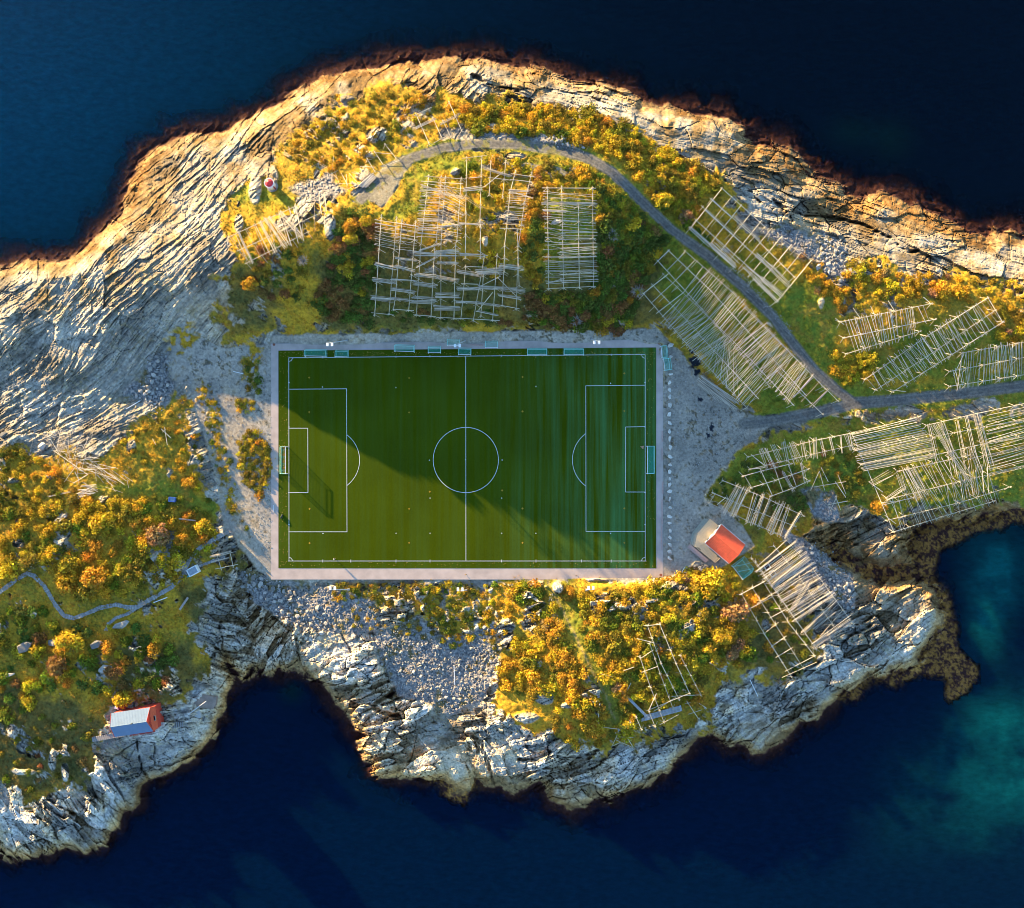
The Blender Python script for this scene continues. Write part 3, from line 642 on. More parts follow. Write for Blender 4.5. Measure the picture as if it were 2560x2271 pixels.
def rise(mb, pts, dz):                        # lines that cross lie 4 mm apart
    n0 = len(mb.v); strip(mb, pts)
    for q in mb.v[n0:]: q.z += dz
rise(mb, [(722, 895), (722.5, 1403)], .004); rise(mb, [(1613, 886.5), (1613, 1403)], .004); rise(mb, [(721, 1403), (1615, 1403)], .008)
rise(mb, [(1164.3, 891), (1164.8, 1403)], .004)
rise(mb, [(722, 973.5), (866.5, 972.5)], .008); rise(mb, [(866.5, 972.5), (867.5, 1330)], .012); rise(mb, [(867.5, 1330), (722, 1330)], .008)
rise(mb, [(722, 1071), (769.5, 1071)], .012); rise(mb, [(769.5, 1071), (770, 1232)], .016); rise(mb, [(770, 1232), (722, 1232)], .012)
rise(mb, [(1613, 963.5), (1464.5, 965)], .008); rise(mb, [(1464.5, 965), (1465, 1329)], .012); rise(mb, [(1465, 1329), (1613, 1329)], .008)
rise(mb, [(1613, 1067), (1564, 1068)], .012); rise(mb, [(1564, 1068), (1564, 1230.5)], .016); rise(mb, [(1564, 1230.5), (1613, 1230.5)], .012)
rise(mb, [(1164.5 + 81.5 * math.cos(q * math.pi / 48), 1150.5 + 81.5 * math.sin(q * math.pi / 48)) for q in range(97)], .008)
def arc(cu, cv, r, a0, a1, dz=.012, n_=20): rise(mb, [(cu + r * math.cos(a0 + (a1 - a0) * i / n_), cv + r * math.sin(a0 + (a1 - a0) * i / n_)) for i in range(n_ + 1)], dz)
arc(820, 1151, 79, -.925, .925); arc(1512, 1150, 81, math.pi - .94, math.pi + .94)
arc(722, 895, 9, 0, math.pi / 2, .016, 6); arc(1613, 887, 9, math.pi / 2, math.pi, .016, 6); arc(722, 1403, 9, -math.pi / 2, 0, .016, 6); arc(1613, 1403, 9, math.pi, 1.5 * math.pi, .016, 6)
for u in (807, 990, 1075, 1254, 1340, 1528): rise(mb, [(u, 893 - (u - 722) * .0095), (u, 897 - (u - 722) * .0095)], .016)
for u in (807, 877, 990, 1075, 1254, 1340, 1454, 1528): rise(mb, [(u, 1400), (u, 1406)], .016)
Z66 = lambda x, y: (660 + x * .5088, 800 + y * .5088)
for (x, y) in [(287, 330), (648, 333), (1336, 328), (1703, 312), (290, 1050), (649, 1049), (816, 1049), (1168, 1049), (1336, 1049), (1703, 1049), (816, 876), (1168, 876), (813, 690), (1170, 689), (991, 688)]:
    u, v = Z66(x, y); rise(mb, [(u - .9, v), (u + .9, v)], .02); rise(mb, [(u, v - .9), (u, v + .9)], .024)
for v in (957, 1068, 1232, 1312): rise(mb, [(721, v), (724, v)], .02); rise(mb, [(1611, v), (1614, v)], .02)
mb.build('pitch_markings', M_WHITE, kind='structure')
mb = MB()
for (x, y) in [(222, 284), (222, 453), (713, 286), (713, 455), (224, 929), (713, 929), (224, 1097), (713, 1096), (1270, 281), (1270, 450), (1770, 263), (1770, 448), (1270, 927), (1770, 926), (1270, 1096), (1770, 1096), (815, 845), (1170, 838)]:
    u, v = Z66(x, y); rise(mb, [(u - 2, v), (u + 2, v)], .02); rise(mb, [(u, v - 2), (u, v + 2)], .024)
mb.build('yellow_markings', M_YEL, kind='structure')
# leaves blown onto the turf margin
vv = []; ff = []
for i in range(900):
    k = rnd.random()
    if k < .55: u = rnd.uniform(700, 1636); v = 880 + abs(rnd.gauss(0, 8))
    elif k < .75: u = rnd.uniform(698, 719); v = rnd.uniform(900, 1415)
    elif k < .9: u = rnd.uniform(700, 1636); v = rnd.uniform(1404, 1419)
    else: u = rnd.uniform(1616, 1638); v = rnd.uniform(890, 1300)
    c = W(u, v, .09 + rnd.random() * .02); a = rnd.uniform(0, 6.3); s = rnd.uniform(.04, .13); n_ = len(vv)
    for q in range(4): vv.append((c.x + math.cos(a + q * 1.57) * s, c.y + math.sin(a + q * 1.57) * s, c.z + .03 * (q % 2)))
    ff.append((n_, n_ + 1, n_ + 2, n_ + 3))
link('fallen_leaves', mesh_np('fallen_leaves', np.array(vv), np.array(ff), simple('dry_leaf', (.42, .28, .06), .8, .3)), kind='stuff', label='small yellow leaves scattered on the turf margins', cat='leaves')

# ---- goals
M_STEEL = simple('painted_steel', (.78, .80, .80), .45, .05); M_TEAL = simple('green_net', (.01, .55, .42), .7, .15); M_NETW = simple('orange_net', (.55, .24, .08), .7, .1)
M_TEALBAR = simple('pale_green_steel', (.40, .80, .74), .5, .08)
def net_quad(mb, a, b_, c, d_, step=.15, r=.0095, sag=.0):
    a, b_, c, d_ = map(Vector, (a, b_, c, d_))
    nu = max(2, int((b_ - a).length / step)); nv_ = max(2, int((d_ - a).length / step))
    N = (b_ - a).cross(d_ - a).normalized()
    def pt(s, t_):
        return a * (1 - s) * (1 - t_) + b_ * s * (1 - t_) + c * s * t_ + d_ * (1 - s) * t_ + Vector((0, 0, -sag * math.sin(math.pi * s) * math.sin(math.pi * t_)))
    for i in range(nu + 1):
        s = i / nu; segs = 3 if sag else 1
        for q in range(segs):
            p, p2 = pt(s, q / segs), pt(s, (q + 1) / segs); w_ = (b_ - a).normalized() * r
            mb.face([p - w_, p + w_, p2 + w_, p2 - w_])
    for i in range(nv_ + 1):
        t_ = i / nv_; segs = 3 if sag else 1
        for q in range(segs):
            p, p2 = pt(q / segs, t_) + N * .004, pt((q + 1) / segs, t_) + N * .004; w_ = (d_ - a).normalized() * r
            mb.face([p - w_, p + w_, p2 + w_, p2 - w_])
GCACHE = {}
def goal(label, u, v, rz, w=5.0, h=2.0, dep=2.0, top=.9, group=None, z=None):
    """open side faces -Y before turning; origin at the middle of the goal mouth on the ground"""
    key = (w, h, dep, top)
    base = W(u, v, .09) if z is None else W(u, v, z)
    t_ = thing('football_goal', label, 'goal', base, rz, group)
    if key not in GCACHE:
        r = .075; P_ = []
        P_.append(('post', MB().tube([(-w / 2, 0, 0), (-w / 2, 0, h)], r, 8).mesh('post', M_STEEL)))
        P_.append(('post', MB().tube([(w / 2, 0, 0), (w / 2, 0, h)], r, 8).mesh('post', M_STEEL)))
        P_.append(('crossbar', MB().tube([(-w / 2 - r, 0, h), (w / 2 + r, 0, h)], r, 8).mesh('crossbar', M_STEEL)))
        m_ = MB().tube([(-w / 2, .08, .05), (-w / 2, dep, .05), (w / 2, dep, .05), (w / 2, .08, .05)], .055, 6)
        P_.append(('base_frame', m_.mesh('base_frame', M_TEALBAR)))
        m_ = MB().tube([(-w / 2, .08, h), (-w / 2, top, h - .05), (-w / 2, dep, .1)], .045, 6)
        m_.tube([(w / 2, .08, h), (w / 2, top, h - .05), (w / 2, dep, .1)], .045, 6).tube([(-w / 2, top, h - .05), (w / 2, top, h - .05)], .045, 6)
        P_.append(('stay_frame', m_.mesh('stay_frame', M_TEALBAR)))
        m_ = MB(); z1 = h - .09
        net_quad(m_, (-w / 2, .05, z1), (w / 2, .05, z1), (w / 2, top, z1 - .04), (-w / 2, top, z1 - .04))
        net_quad(m_, (-w / 2, top, z1 - .04), (w / 2, top, z1 - .04), (w / 2, dep - .06, .12), (-w / 2, dep - .06, .12), sag=.12)
        for s in (-1, 1):
            x_ = s * (w / 2 - .04)
            net_quad(m_, (x_, .06, .1), (x_, .06, z1), (x_, top, z1 - .04), (x_, dep - .1, .1))
        P_.append(('net', m_.mesh('net', M_TEAL)))
        GCACHE[key] = P_
    for nm, me in GCACHE[key]: link(nm, me, t_)
    return t_
goal('full size goal with green net on the right goal line', 1615.2, 1150, -math.pi / 2, 7.6, 2.44, 2.2, 1.9)
# left goal: its net lifted and banded in slanting colours
tg = goal('full size goal with striped orange and green net on the left goal line', 719.5, 1151, math.pi / 2, 7.5, 2.44, 2.2, 1.2)
for ch in list(tg.children):
    if ch.name.startswith('net'): ch['label'] = 'net with wide slanting green and orange bands'; netch = ch
me = netch.data.copy(); me.materials.append(M_NETW); me.materials.append(simple('light_green_net', (.03, .26, .08), .7, .1)); netch.data = me
for p in me.polygons:
    q = (p.center.x + p.center.y * 1.0) % 1.9
    p.material_index = 1 if q < .62 else (2 if q < 1.15 else 0)
TG = 'training goals parked along the top touchline'
for x0, y0, x1, y1, lb in [(207, 143, 308, 185, 'wide training goal in the top left corner of the pitch, left of the first floodlight'), (352, 150, 417, 188, 'small training goal just right of the top left floodlight'),
    (642, 118, 742, 162, 'wide training goal overlapping path and turf between the left and middle floodlights'), (808, 126, 870, 168, 'small training goal two metres left of the middle floodlight'),
    (900, 92, 963, 132, 'small training goal standing wholly on the path behind the middle floodlight'), (957, 136, 1017, 177, 'small training goal in front of the halfway line end'),
    (1088, 101, 1148, 142, 'pale framed training goal on the path right of the wooden plank'), (1295, 137, 1388, 179, 'left one of the two equal goals on the turf right of the halfway line'),
    (1474, 137, 1567, 179, 'right one of the two equal goals on the turf, next to the right floodlight')]:
    (ua, va), (ub, vb) = Z66(x0, y0), Z66(x1, y1)
    goal(lb, (ua + ub) / 2, vb - 1.5, rnd.uniform(-.04, .0) if x0 < 1200 else 0, round((ub - ua) / PX * 2) / 2 - .1, 2.0 if x1 - x0 > 80 else 1.7, 2.05, 1.5, TG)
goal('training goal beyond the top right corner, upper one of the pair', *Z66(1948, 160), -math.pi / 2 + .1, 3.2, 1.7, 2.0, 1.4, 'pair of goals outside the top right corner')
goal('training goal beyond the top right corner, lower one of the pair', *Z66(1961, 222), -math.pi / 2 + .12, 3.2, 1.7, 2.3, 1.4, 'pair of goals outside the top right corner')
# overturned goal by the clubhouse
zz = float(zt(1858, 1412))
tg = goal('deep green netted goal with loose bars beside the orange roofed clubhouse', 1840, 1431, math.radians(-53), 4.4, 2.0, 4.6, 3.2, z=zz + .1)
for q_ in (-1.2, .6):
    MB().tube([(q_ - .9, .4, 2.05), (q_ + 1.1, 4.2, 1.2)], .05, 6).build('loose_bar', M_TEALBAR, tg)

# ---- floodlight masts
M_GALV = simple('galvanised_steel', (.50, .51, .52), .5, .1); M_LAMP = simple('lamp_housing', (.80, .80, .78), .5, .04)
def mast(label, u, v, face, hgt=12.0, lean=(0, 0)):
    b0 = gp(u, v)
    t_ = thing('floodlight_mast', label, 'floodlight', b0, 0, 'floodlight masts round the pitch')
    tx, ty = lean
    MB().box((0, 0, .15), (.6, .6, .5)).build('foundation', M_KERB, t_)
    MB().tube([(0, 0, 0), (tx * .5, ty * .5, hgt * .5), (tx, ty, hgt)], .17, 8, .10).build('pole', M_GALV, t_)
    MB().tube([(tx - .8, ty, hgt), (tx + .8, ty, hgt)], .06, 6).build('crossarm', M_GALV, t_)
    for s in (-1, 1):
        l_ = MB().box((tx + s * .62, ty + face * .38, hgt + .02), (.62, .85, .34)).build('lamp_head', M_LAMP, t_)
        MB().box((tx + s * .62, ty + face * .86, hgt - .06), (.5, .1, .3)).build('lens', simple('lens_glass', (.55, .6, .62), .2, .02), l_)
mast('floodlight mast behind the top left part of the pitch', 868, 851, -1, 12, (-2.2, -2.4))
mast('floodlight mast at the halfway line above the pitch', 1163, 852, -1, 12, (-1.4, -2.6))
mast('floodlight mast above the right half of the pitch', 1478, 848, -1, 12, (.3, -2.2))
mast('floodlight mast on the stony bank below the left half of the pitch', 872, 1474, 1, 9, (-2.6, 1.4))
mast('floodlight mast on the scrubby bank below the halfway line', 1168, 1475, 1, 9, (-1.4, 1.2))
mast('floodlight mast on the bushy hillside below the right half of the pitch', 1466, 1475, 1, 9, (.4, 1.6))

# ---- person with long shadow
def person(label, u, v, rz):
    b0 = W(u, v, .07)
    t_ = thing('person', label, 'person', b0, rz)
    J = {'pel': (0, 0, .95, .15), 'wst': (0, .0, 1.1, .13), 'che': (0, 0, 1.35, .17), 'nec': (0, .01, 1.5, .06), 'hea': (0, -.02, 1.63, .105), 'top': (0, -.01, 1.74, .08),
         'hl': (.1, 0, .88, .1), 'kl': (.12, -.12, .5, .07), 'al': (.12, .0, .1, .045), 'tl': (.13, -.16, .04, .04),
         'hr': (-.1, 0, .88, .1), 'kr': (-.11, .04, .5, .07), 'ar': (-.11, .14, .1, .045), 'tr': (-.12, -.02, .04, .04),
         'sl': (.2, 0, 1.42, .07), 'el': (.27, .05, 1.14, .05), 'wl': (.24, -.14, .95, .035), 'pl': (.235, -.19, .92, .03),
         'sr': (-.2, 0, 1.42, .07), 'er': (-.27, .06, 1.14, .05), 'wr': (-.25, -.1, .93, .035), 'pr': (-.245, -.15, .89, .03)}
    E = [('pel', 'wst'), ('wst', 'che'), ('che', 'nec'), ('nec', 'hea'), ('hea', 'top'), ('pel', 'hl'), ('hl', 'kl'), ('kl', 'al'), ('al', 'tl'), ('pel', 'hr'), ('hr', 'kr'), ('kr', 'ar'), ('ar', 'tr'),
         ('che', 'sl'), ('sl', 'el'), ('el', 'wl'), ('wl', 'pl'), ('che', 'sr'), ('sr', 'er'), ('er', 'wr'), ('wr', 'pr')]
    for s, p in ((1, 'pl'), (-1, 'pr')):
        bx_, by_, bz_, _ = J[p]
        for k, (dx, L_) in enumerate([(-.03, .07), (-.01, .085), (.01, .08), (.03, .065)]):
            J[p + 'f%d' % k] = (bx_ + dx, by_ - L_ * .6, bz_ - L_ * .6, .009); J[p + 'g%d' % k] = (bx_ + dx, by_ - L_ * .7, bz_ - L_, .008)
            E += [(p, p + 'f%d' % k), (p + 'f%d' % k, p + 'g%d' % k)]
        J[p + 't'] = (bx_ - s * .05, by_ - .03, bz_ - .01, .011); E.append((p, p + 't'))
    ks = list(J); me = bpy.data.meshes.new('body'); me.from_pydata([J[k][:3] for k in ks], [(ks.index(a), ks.index(b_)) for a, b_ in E], [])
    o = bpy.data.objects.new('body', me); C.objects.link(o); o.parent = t_
    md = o.modifiers.new('skin', 'SKIN'); 
    for i, k in enumerate(ks): me.skin_vertices[0].data[i].radius = (J[k][3],) * 2
    me.skin_vertices[0].data[0].use_root = True
    o.modifiers.new('sub', 'SUBSURF').levels = 1
    dg = bpy.context.evaluated_depsgraph_get(); me2 = bpy.data.meshes.new_from_object(o.evaluated_get(dg)); o.modifiers.clear(); o.data = me2
    me2.materials.clear()
    for mm in (simple('skin_tone', (.45, .28, .2), .6, .05), simple('dark_clothes', (.03, .035, .05), .9, .2)): me2.materials.append(mm)
    for p in me2.polygons:
        c = p.center; p.material_index = 0 if (c.z > 1.49 or (c.z < .95 and abs(c.x) > .2)) else 1; p.use_smooth = True
    m_ = MB().tube([(0, -.015, 1.66), (0, -.015, 1.72), (0, -.01, 1.79)], .125, 12, .05).tube([(0, -.1, 1.67), (0, -.22, 1.66)], .07, 6, .05)
    m_.build('cap', M_LAMP, t_, True, label='white cap')
person('person in dark clothes and white cap standing on the lower touchline', 838, 1397, math.radians(200))

# ---- small things round the pitch
M_PLANK = simple('weathered_plank', (.38, .30, .25), .9, .2, 6); M_PINK = simple('pinkish_plank', (.45, .30, .26), .9, .2, 6)
def flat_plank(name, label, cat, u0, v0, u1, v1, w=.25, th=.08, mat=M_PLANK, dz=.06, group=None):
    a = gp(u0, v0, dz); b_ = gp(u1, v1, dz)
    if -10 < float(look(F_PITCH, np.array(u0), np.array(v0))): a.z = b_.z = .1
    mid = (a + b_) / 2; o = thing_mesh(name, label, cat, mid, group)
    d_ = b_ - a; m_ = MB().box((0, 0, 0), (d_.length, w, th)); me = m_.mesh(name, mat)
    o.data = me; o.rotation_euler = (0, -math.asin(max(-1, min(1, d_.z / max(d_.length, .01)))), math.atan2(d_.y, d_.x)); return o
def thing_mesh(name, label, cat, loc, group=None):
    o = bpy.data.objects.new(name, bpy.data.meshes.new(name)); C.objects.link(o); o.location = loc; o['label'] = label; o['category'] = cat
    if group: o['group'] = group
    return o
for i, (x, y0, y1) in enumerate([(1958, 545, 600), (1957, 630, 690), (1960, 795, 855), (1957, 882, 1005), (1954, 1010, 1130)]):
    (ua, va), (ub, vb) = Z66(x, y0), Z66(x, y1)
    flat_plank('edge_board', ['pink wooden board on the path edge level with the top of the right penalty area', 'pink wooden board on the path edge beside the right goal', 'short pink board on the path edge below the right goal', 'long pink board on the path edge, second from the bottom', 'long pink board on the path edge nearest the lower right corner'][i], 'board', ua, va, ub, vb, .3, .15, M_PINK, .1, 'wooden boards along the right path edge')
flat_plank('bench_board', 'reddish wooden bench board lying on the path above the halfway line', 'board', *Z66(1013, 123), *Z66(1076, 126), .3, .2, M_PINK)
flat_plank('white_rail', 'thin white rail lying on the left path', 'rail', *Z66(46, 910), *Z66(48, 942), .14, .08, M_LAMP)
flat_plank('white_rail', 'short white pipe lying on the shaded gravel left of the pitch', 'pipe', 583, 929, 608, 935, .16, .12, M_LAMP, .1)
flat_plank('white_rail', 'thin white pole on the grass below the stone path', 'pole', 384, 1507, 418, 1494, .2, .15, M_LAMP, .3)
flat_plank('white_rail', 'pale post lying upright on the rubble below the pitch', 'pole', 1135, 1664, 1137, 1713, .2, .15, M_LAMP, .4)
flat_plank('driftwood_plank', 'long white stick on the bare rock left of the gravel', 'stick', 315, 1023, 351, 1002, .2, .12, M_LAMP, .4)
flat_plank('driftwood_plank', 'thin pale stick on the sea cliff below the empty frame', 'stick', 1875, 1700, 1895, 1742, .18, .12, M_LAMP, .5)
flat_plank('driftwood_plank', 'long grey plank in the rocky gully by the cove', 'plank', 449, 1525, 470, 1494, .6, .12, M_PLANK, .5)
flat_plank('driftwood_plank', 'grey plank among the golden bushes near the gravel', 'plank', 447, 1297, 489, 1302, .35, .15, M_PLANK, .9)
# dark green ball bag, jacket, manhole rust patches
o = MB().tube([(-.3, -.5, .2), (0, 0, .28), (.2, .6, .18)], .32, 8, .22).build('ball_bag', simple('dark_bag', (.02, .03, .02), .8, .2), None, True, label='dark ball bag lying on the turf below the left goal', cat='bag', loc=W(705, 1291, .07))
m_ = MB().box((0, 0, .12), (.5, .75, .2), .4).box((.3, .25, .1), (.5, .18, .14), .9).box((-.32, .2, .1), (.5, .18, .14), -.3)
m_.build('jacket', simple('tan_cloth', (.42, .26, .15), .9, .1), label='tan jacket dropped on the turf beside the right goal', cat='jacket', loc=W(1606, 1119, .07))
for u, v, r in [(1648, 858, .5), (685, 862, .4), (1652, 1438, .45)]:
    c = W(u, v, .036); MB().face([(c.x + r * math.cos(q * .785) * rnd.uniform(.8, 1.1), c.y + r * math.sin(q * .785) * rnd.uniform(.8, 1.1), c.z) for q in range(8)]).build('rust_stain', simple('rust', (.25, .08, .05), .9, .3), kind='structure')

# ---- clubhouse with orange roof
M_OR = simple('orange_roof', (.80, .12, .045), .75, .1, 1.2); M_WW = simple('white_boards', (.76, .75, .72), .7, .05); M_DECK = simple('new_timber', (.68, .50, .30), .8, .12, 5); M_DECK2 = simple('grey_timber', (.36, .34, .27), .8, .15, 5)
zg_ = max(float(zt(1830, 1360)), .1)
hc = W(1815, 1361, zg_ + 4)
t_ = thing('clubhouse', 'small white clubhouse with ribbed orange roof and timber deck', 'building', (hc.x, hc.y, zg_))
t_.rotation_euler = (0, 0, math.radians(-40.5))
L_, Wd = 8.6, 6.9; he, hr_ = 3.0, 4.6
m_ = MB()
m_.prism([(-L_ / 2 + .3, -Wd / 2 + .3), (L_ / 2 - .3, -Wd / 2 + .3), (L_ / 2 - .3, Wd / 2 - .3), (-L_ / 2 + .3, Wd / 2 - .3)], -1, he)
for s in (-1, 1):
    x_ = s * (L_ / 2 - .3); x2 = x_ - s * .1
    m_.face([(x_, -Wd / 2 + .3, he), (x_, Wd / 2 - .3, he), (x_, 0, hr_ - .12)]); m_.face([(x2, -Wd / 2 + .3, he), (x2, Wd / 2 - .3, he), (x2, 0, hr_ - .12)])
m_.build('wall', M_WW, t_)
rp = L_ / 26
for s in (-1, 1):
    rf = MB().face([(-L_ / 2, 0, hr_), (L_ / 2, 0, hr_), (L_ / 2, s * Wd / 2, he), (-L_ / 2, s * Wd / 2, he)]).face([(-L_ / 2, 0, hr_ - .1), (L_ / 2, 0, hr_ - .1), (L_ / 2, s * Wd / 2, he - .1), (-L_ / 2, s * Wd / 2, he - .1)]).build('roof_slope', M_OR, t_)
    for i in range(27):
        x_ = -L_ / 2 + .02 + i * rp * .995
        MB().tube([(x_, s * .05, hr_ + .02), (x_, s * Wd / 2, he + .02)], .035, 4).build('roof_rib', M_OR, rf)
MB().tube([(-L_ / 2, 0, hr_ + .06), (L_ / 2, 0, hr_ + .06)], .1, 6).build('roof_ridge', M_OR, t_)
for s in (-1, 1):
    MB().tube([(-L_ / 2 - .06, s * Wd / 2, he - .02), (-L_ / 2 - .06, 0, hr_)], .1, 4).build('barge_board', M_WW, t_)
    MB().tube([(L_ / 2 + .06, s * Wd / 2, he - .02), (L_ / 2 + .06, 0, hr_)], .08, 4).build('barge_board', M_OR, t_)
    MB().tube([(-L_ / 2, s * (Wd / 2 + .08), he - .05), (L_ / 2, s * (Wd / 2 + .08), he - .05)], .08, 6).build('gutter', M_WW, t_)
d_ = MB().box((-L_ / 2 + .27, .2, 1.0), (.08, .95, 2.0)).build('door', M_DECK2, t_); MB().box((-L_ / 2 + .2, .55, 1.0), (.05, .12, .05)).build('handle', M_GALV, d_)
for y_ in (-2.0, 2.1):
    w_ = MB().box((-L_ / 2 + .27, y_, 1.5), (.07, 1.1, .9)).build('window', M_WW, t_); MB().box((-L_ / 2 + .22, y_, 1.5), (.05, .9, .7)).build('pane', simple('window_glass', (.03, .04, .05), .1, .05), w_)
# deck boards (house local frame: -x is the deck side)
def clip_boards(poly, z, step, mat, nm, par, ax=1):
    ys_ = [p[ax] for p in poly]; y_ = min(ys_)
    while y_ < max(ys_) - .02:
        ym = y_ + step / 2; xs_ = []
        for i in range(len(poly)):
            a, b_ = poly[i], poly[(i + 1) % len(poly)]
            if (a[ax] > ym) != (b_[ax] > ym): xs_.append(a[1 - ax] + (b_[1 - ax] - a[1 - ax]) * (ym - a[ax]) / (b_[ax] - a[ax]))
        if len(xs_) >= 2:
            x0, x1 = min(xs_), max(xs_)
            if ax == 1: MB().box(((x0 + x1) / 2, ym, z), (x1 - x0, step - .025, .06)).build(nm, mat, par)
            else: MB().box((ym, (x0 + x1) / 2, z), (step - .025, x1 - x0, .06)).build(nm, mat, par)
        y_ += step
inv = Matrix.Rotation(math.radians(40.5), 3, 'Z')
def loc_(x, y, z=.9):          # from clubhouse crop pixels to the house frame
    p = W(1700 + x * .193, 1270 + y * .193, zg_ + z); q = inv @ (p - t_.location); return (q.x, q.y)
dk = thing('deck', None, None); 
dk.parent = t_; 
for k in ('label', 'category'):
    if k in dk: del dk[k]
clip_boards([loc_(390, 150), loc_(500, 240), loc_(330, 470), loc_(240, 520), loc_(190, 500), loc_(230, 330)], .75, .28, M_DECK, 'deck_board', dk, 0)
clip_boards([loc_(330, 470), loc_(505, 650), loc_(445, 705), loc_(240, 520)], .75, .28, M_DECK, 'deck_board', dk, 1)
for z_, k in ((.5, 0), (.28, 1), (.08, 2)):
    o_ = [(0, 0), (-22, -8), (-44, -16)][k]
    a0, a1, a2 = (375 + o_[0], 160 + o_[1]), (222 + o_[0] * 1.0, 330), (188 + o_[0] * .9, 495 - k * 8)
    for p, q in ((a0, a1), (a1, a2)):
        A_, B_ = loc_(*p, z_), loc_(*q, z_); c_ = ((A_[0] + B_[0]) / 2, (A_[1] + B_[1]) / 2, z_)
        L2 = math.hypot(B_[0] - A_[0], B_[1] - A_[1]); MB().box(c_, (L2 + .1, .8, .1), math.atan2(B_[1] - A_[1], B_[0] - A_[0])).build('step', M_DECK2, dk)
for p, q in (((390, 150), (495, 238)), ((190, 500), (445, 705)), ((445, 705), (505, 650))):
    A_, B_ = loc_(*p), loc_(*q); n_ = 4
    MB().tube([(A_[0], A_[1], 1.75), (B_[0], B_[1], 1.75)], .06, 4).build('handrail', M_DECK, dk)
    for i in range(n_ + 1):
        x_, y_ = A_[0] + (B_[0] - A_[0]) * i / n_, A_[1] + (B_[1] - A_[1]) * i / n_
        MB().tube([(x_, y_, 0), (x_, y_, 1.75)], .05, 4).build('rail_post', M_DECK, dk)
A_, B_ = loc_(110, 490, .3), loc_(350, 695, .5)
MB().box(((A_[0] + B_[0]) / 2, (A_[1] + B_[1]) / 2, .4), (math.hypot(A_[0] - B_[0], A_[1] - B_[1]), 1.2, .1), math.atan2(B_[1] - A_[1], B_[0] - A_[0])).build('ramp', M_PINK, dk)
# small railed landing behind the house
A_ = loc_(525, 200, .6)
m_ = MB()
for i in range(4):
    m_.box((A_[0] - .6 + i * .4, A_[1], .6), (.06, 1.3, .06)); m_.box((A_[0], A_[1] - .6 + i * .4, .65), (1.3, .06, .06))
m_.build('landing', M_DECK2, dk)
# white triangle frame
b0 = gp(1712, 1427, .25); t_ = thing('triangle_stand', 'white triangular frame on the grass left of the clubhouse deck', 'stand', b0)
q_ = [(-.9, -.5), (.9, -.5), (0, .9)]
for i in range(3):
    a, c = q_[i], q_[(i + 1) % 3]; MB().tube([(*a, 0), (*c, .0)], .12, 6).build('beam', M_LAMP, t_)
    MB().tube([(*a, -.5), (*a, 0.1)], .1, 5).build('leg', M_LAMP, t_)
for i, (u, v) in enumerate([(1917, 1417), (1931, 1434), (1951, 1459)]):      # crates under the rack
    b0 = gp(u, v, .05); t_ = thing('fish_crate', ['white rimmed crate under the rack, topmost of three', 'grey crate under the rack, middle of three', 'pink rimmed crate under the rack, lowest of three'][i], 'crate', b0, .5, 'three fish crates under the drying rack')
    m_ = MB()
    for s in (-1, 1): m_.box((s * .72, 0, .35), (.12, 1.5, .7)); m_.box((0, s * .72, .35), (1.32, .12, .7))
    m_.build('side_wall', [M_LAMP, M_GALV, M_PINK][i], t_); MB().box((0, 0, .08), (1.3, 1.3, .1)).build('bottom', simple('crate_dark', (.03, .02, .03), .8), t_)

# ---- beacon on the north-west headland
zb = float(zt(680, 466)); b0 = W(681, 467, zb)
t_ = thing('beacon', 'small round white beacon with a red capped roof on the headland', 'beacon', b0)
MB().tube([(0, 0, -.6), (0, 0, .3)], 1.5, 20).build('footing', M_KERB, t_)
MB().tube([(0, 0, .3), (0, 0, 2.9)], 1.15, 20, 1.1).build('tower', M_WW, t_, True)
MB().tube([(0, 0, 2.9), (0, 0, 3.1)], 1.3, 20).build('gallery', M_WW, t_)
rf = MB().tube([(0, 0, 3.1), (0, 0, 3.3), (0, 0, 4.0)], 1.1, 20, .12).build('roof', simple('red_paint', (.62, .03, .04), .5, .06), t_)
MB().tube([(0, 0, 3.9), (0, 0, 4.3)], .12, 6).build('finial', M_LAMP, rf)
for k in range(10):
    a = k * .628; MB().tube([(1.38 * math.cos(a), 1.38 * math.sin(a), 3.1), (1.38 * math.cos(a), 1.38 * math.sin(a), 3.7)], .03, 4).build('rail_post', M_LAMP, t_)
MB().box((0.9, -.72, 1.3), (.5, .3, 1.8), -.7).build('door', simple('dark_red', (.3, .03, .03), .6), t_)

# ---- red cabin by the cove
Z33 = lambda x, y: (210 + x * .334, 1720 + y * .334)
zc_ = float(zt(290, 1800)) + .3
p0 = W(*Z33(358, 262), zc_ + 3.2)
t_ = thing('red_cabin', 'red wooden cabin with pale metal roof above the cove', 'building', (p0.x, p0.y, zc_), math.radians(8.5))
L_, Wd, he, hr_ = 10.9, 6.6, 2.7, 4.3
M_RED = simple('red_boards', (.50, .055, .03), .75, .12, 2); M_ROOF = simple('pale_metal_roof', (.12, .19, .31), .5, .08, .8, .0)
m_ = MB().prism([(-L_ / 2 + .2, -Wd / 2 + .25), (L_ / 2 - .2, -Wd / 2 + .25), (L_ / 2 - .2, Wd / 2 - .25), (-L_ / 2 + .2, Wd / 2 - .25)], -2.5, he)
for s in (-1, 1):
    x_ = s * (L_ / 2 - .2); m_.face([(x_, -Wd / 2 + .25, he), (x_, Wd / 2 - .25, he), (x_, 0, hr_ - .12)])
m_.build('wall', M_RED, t_)
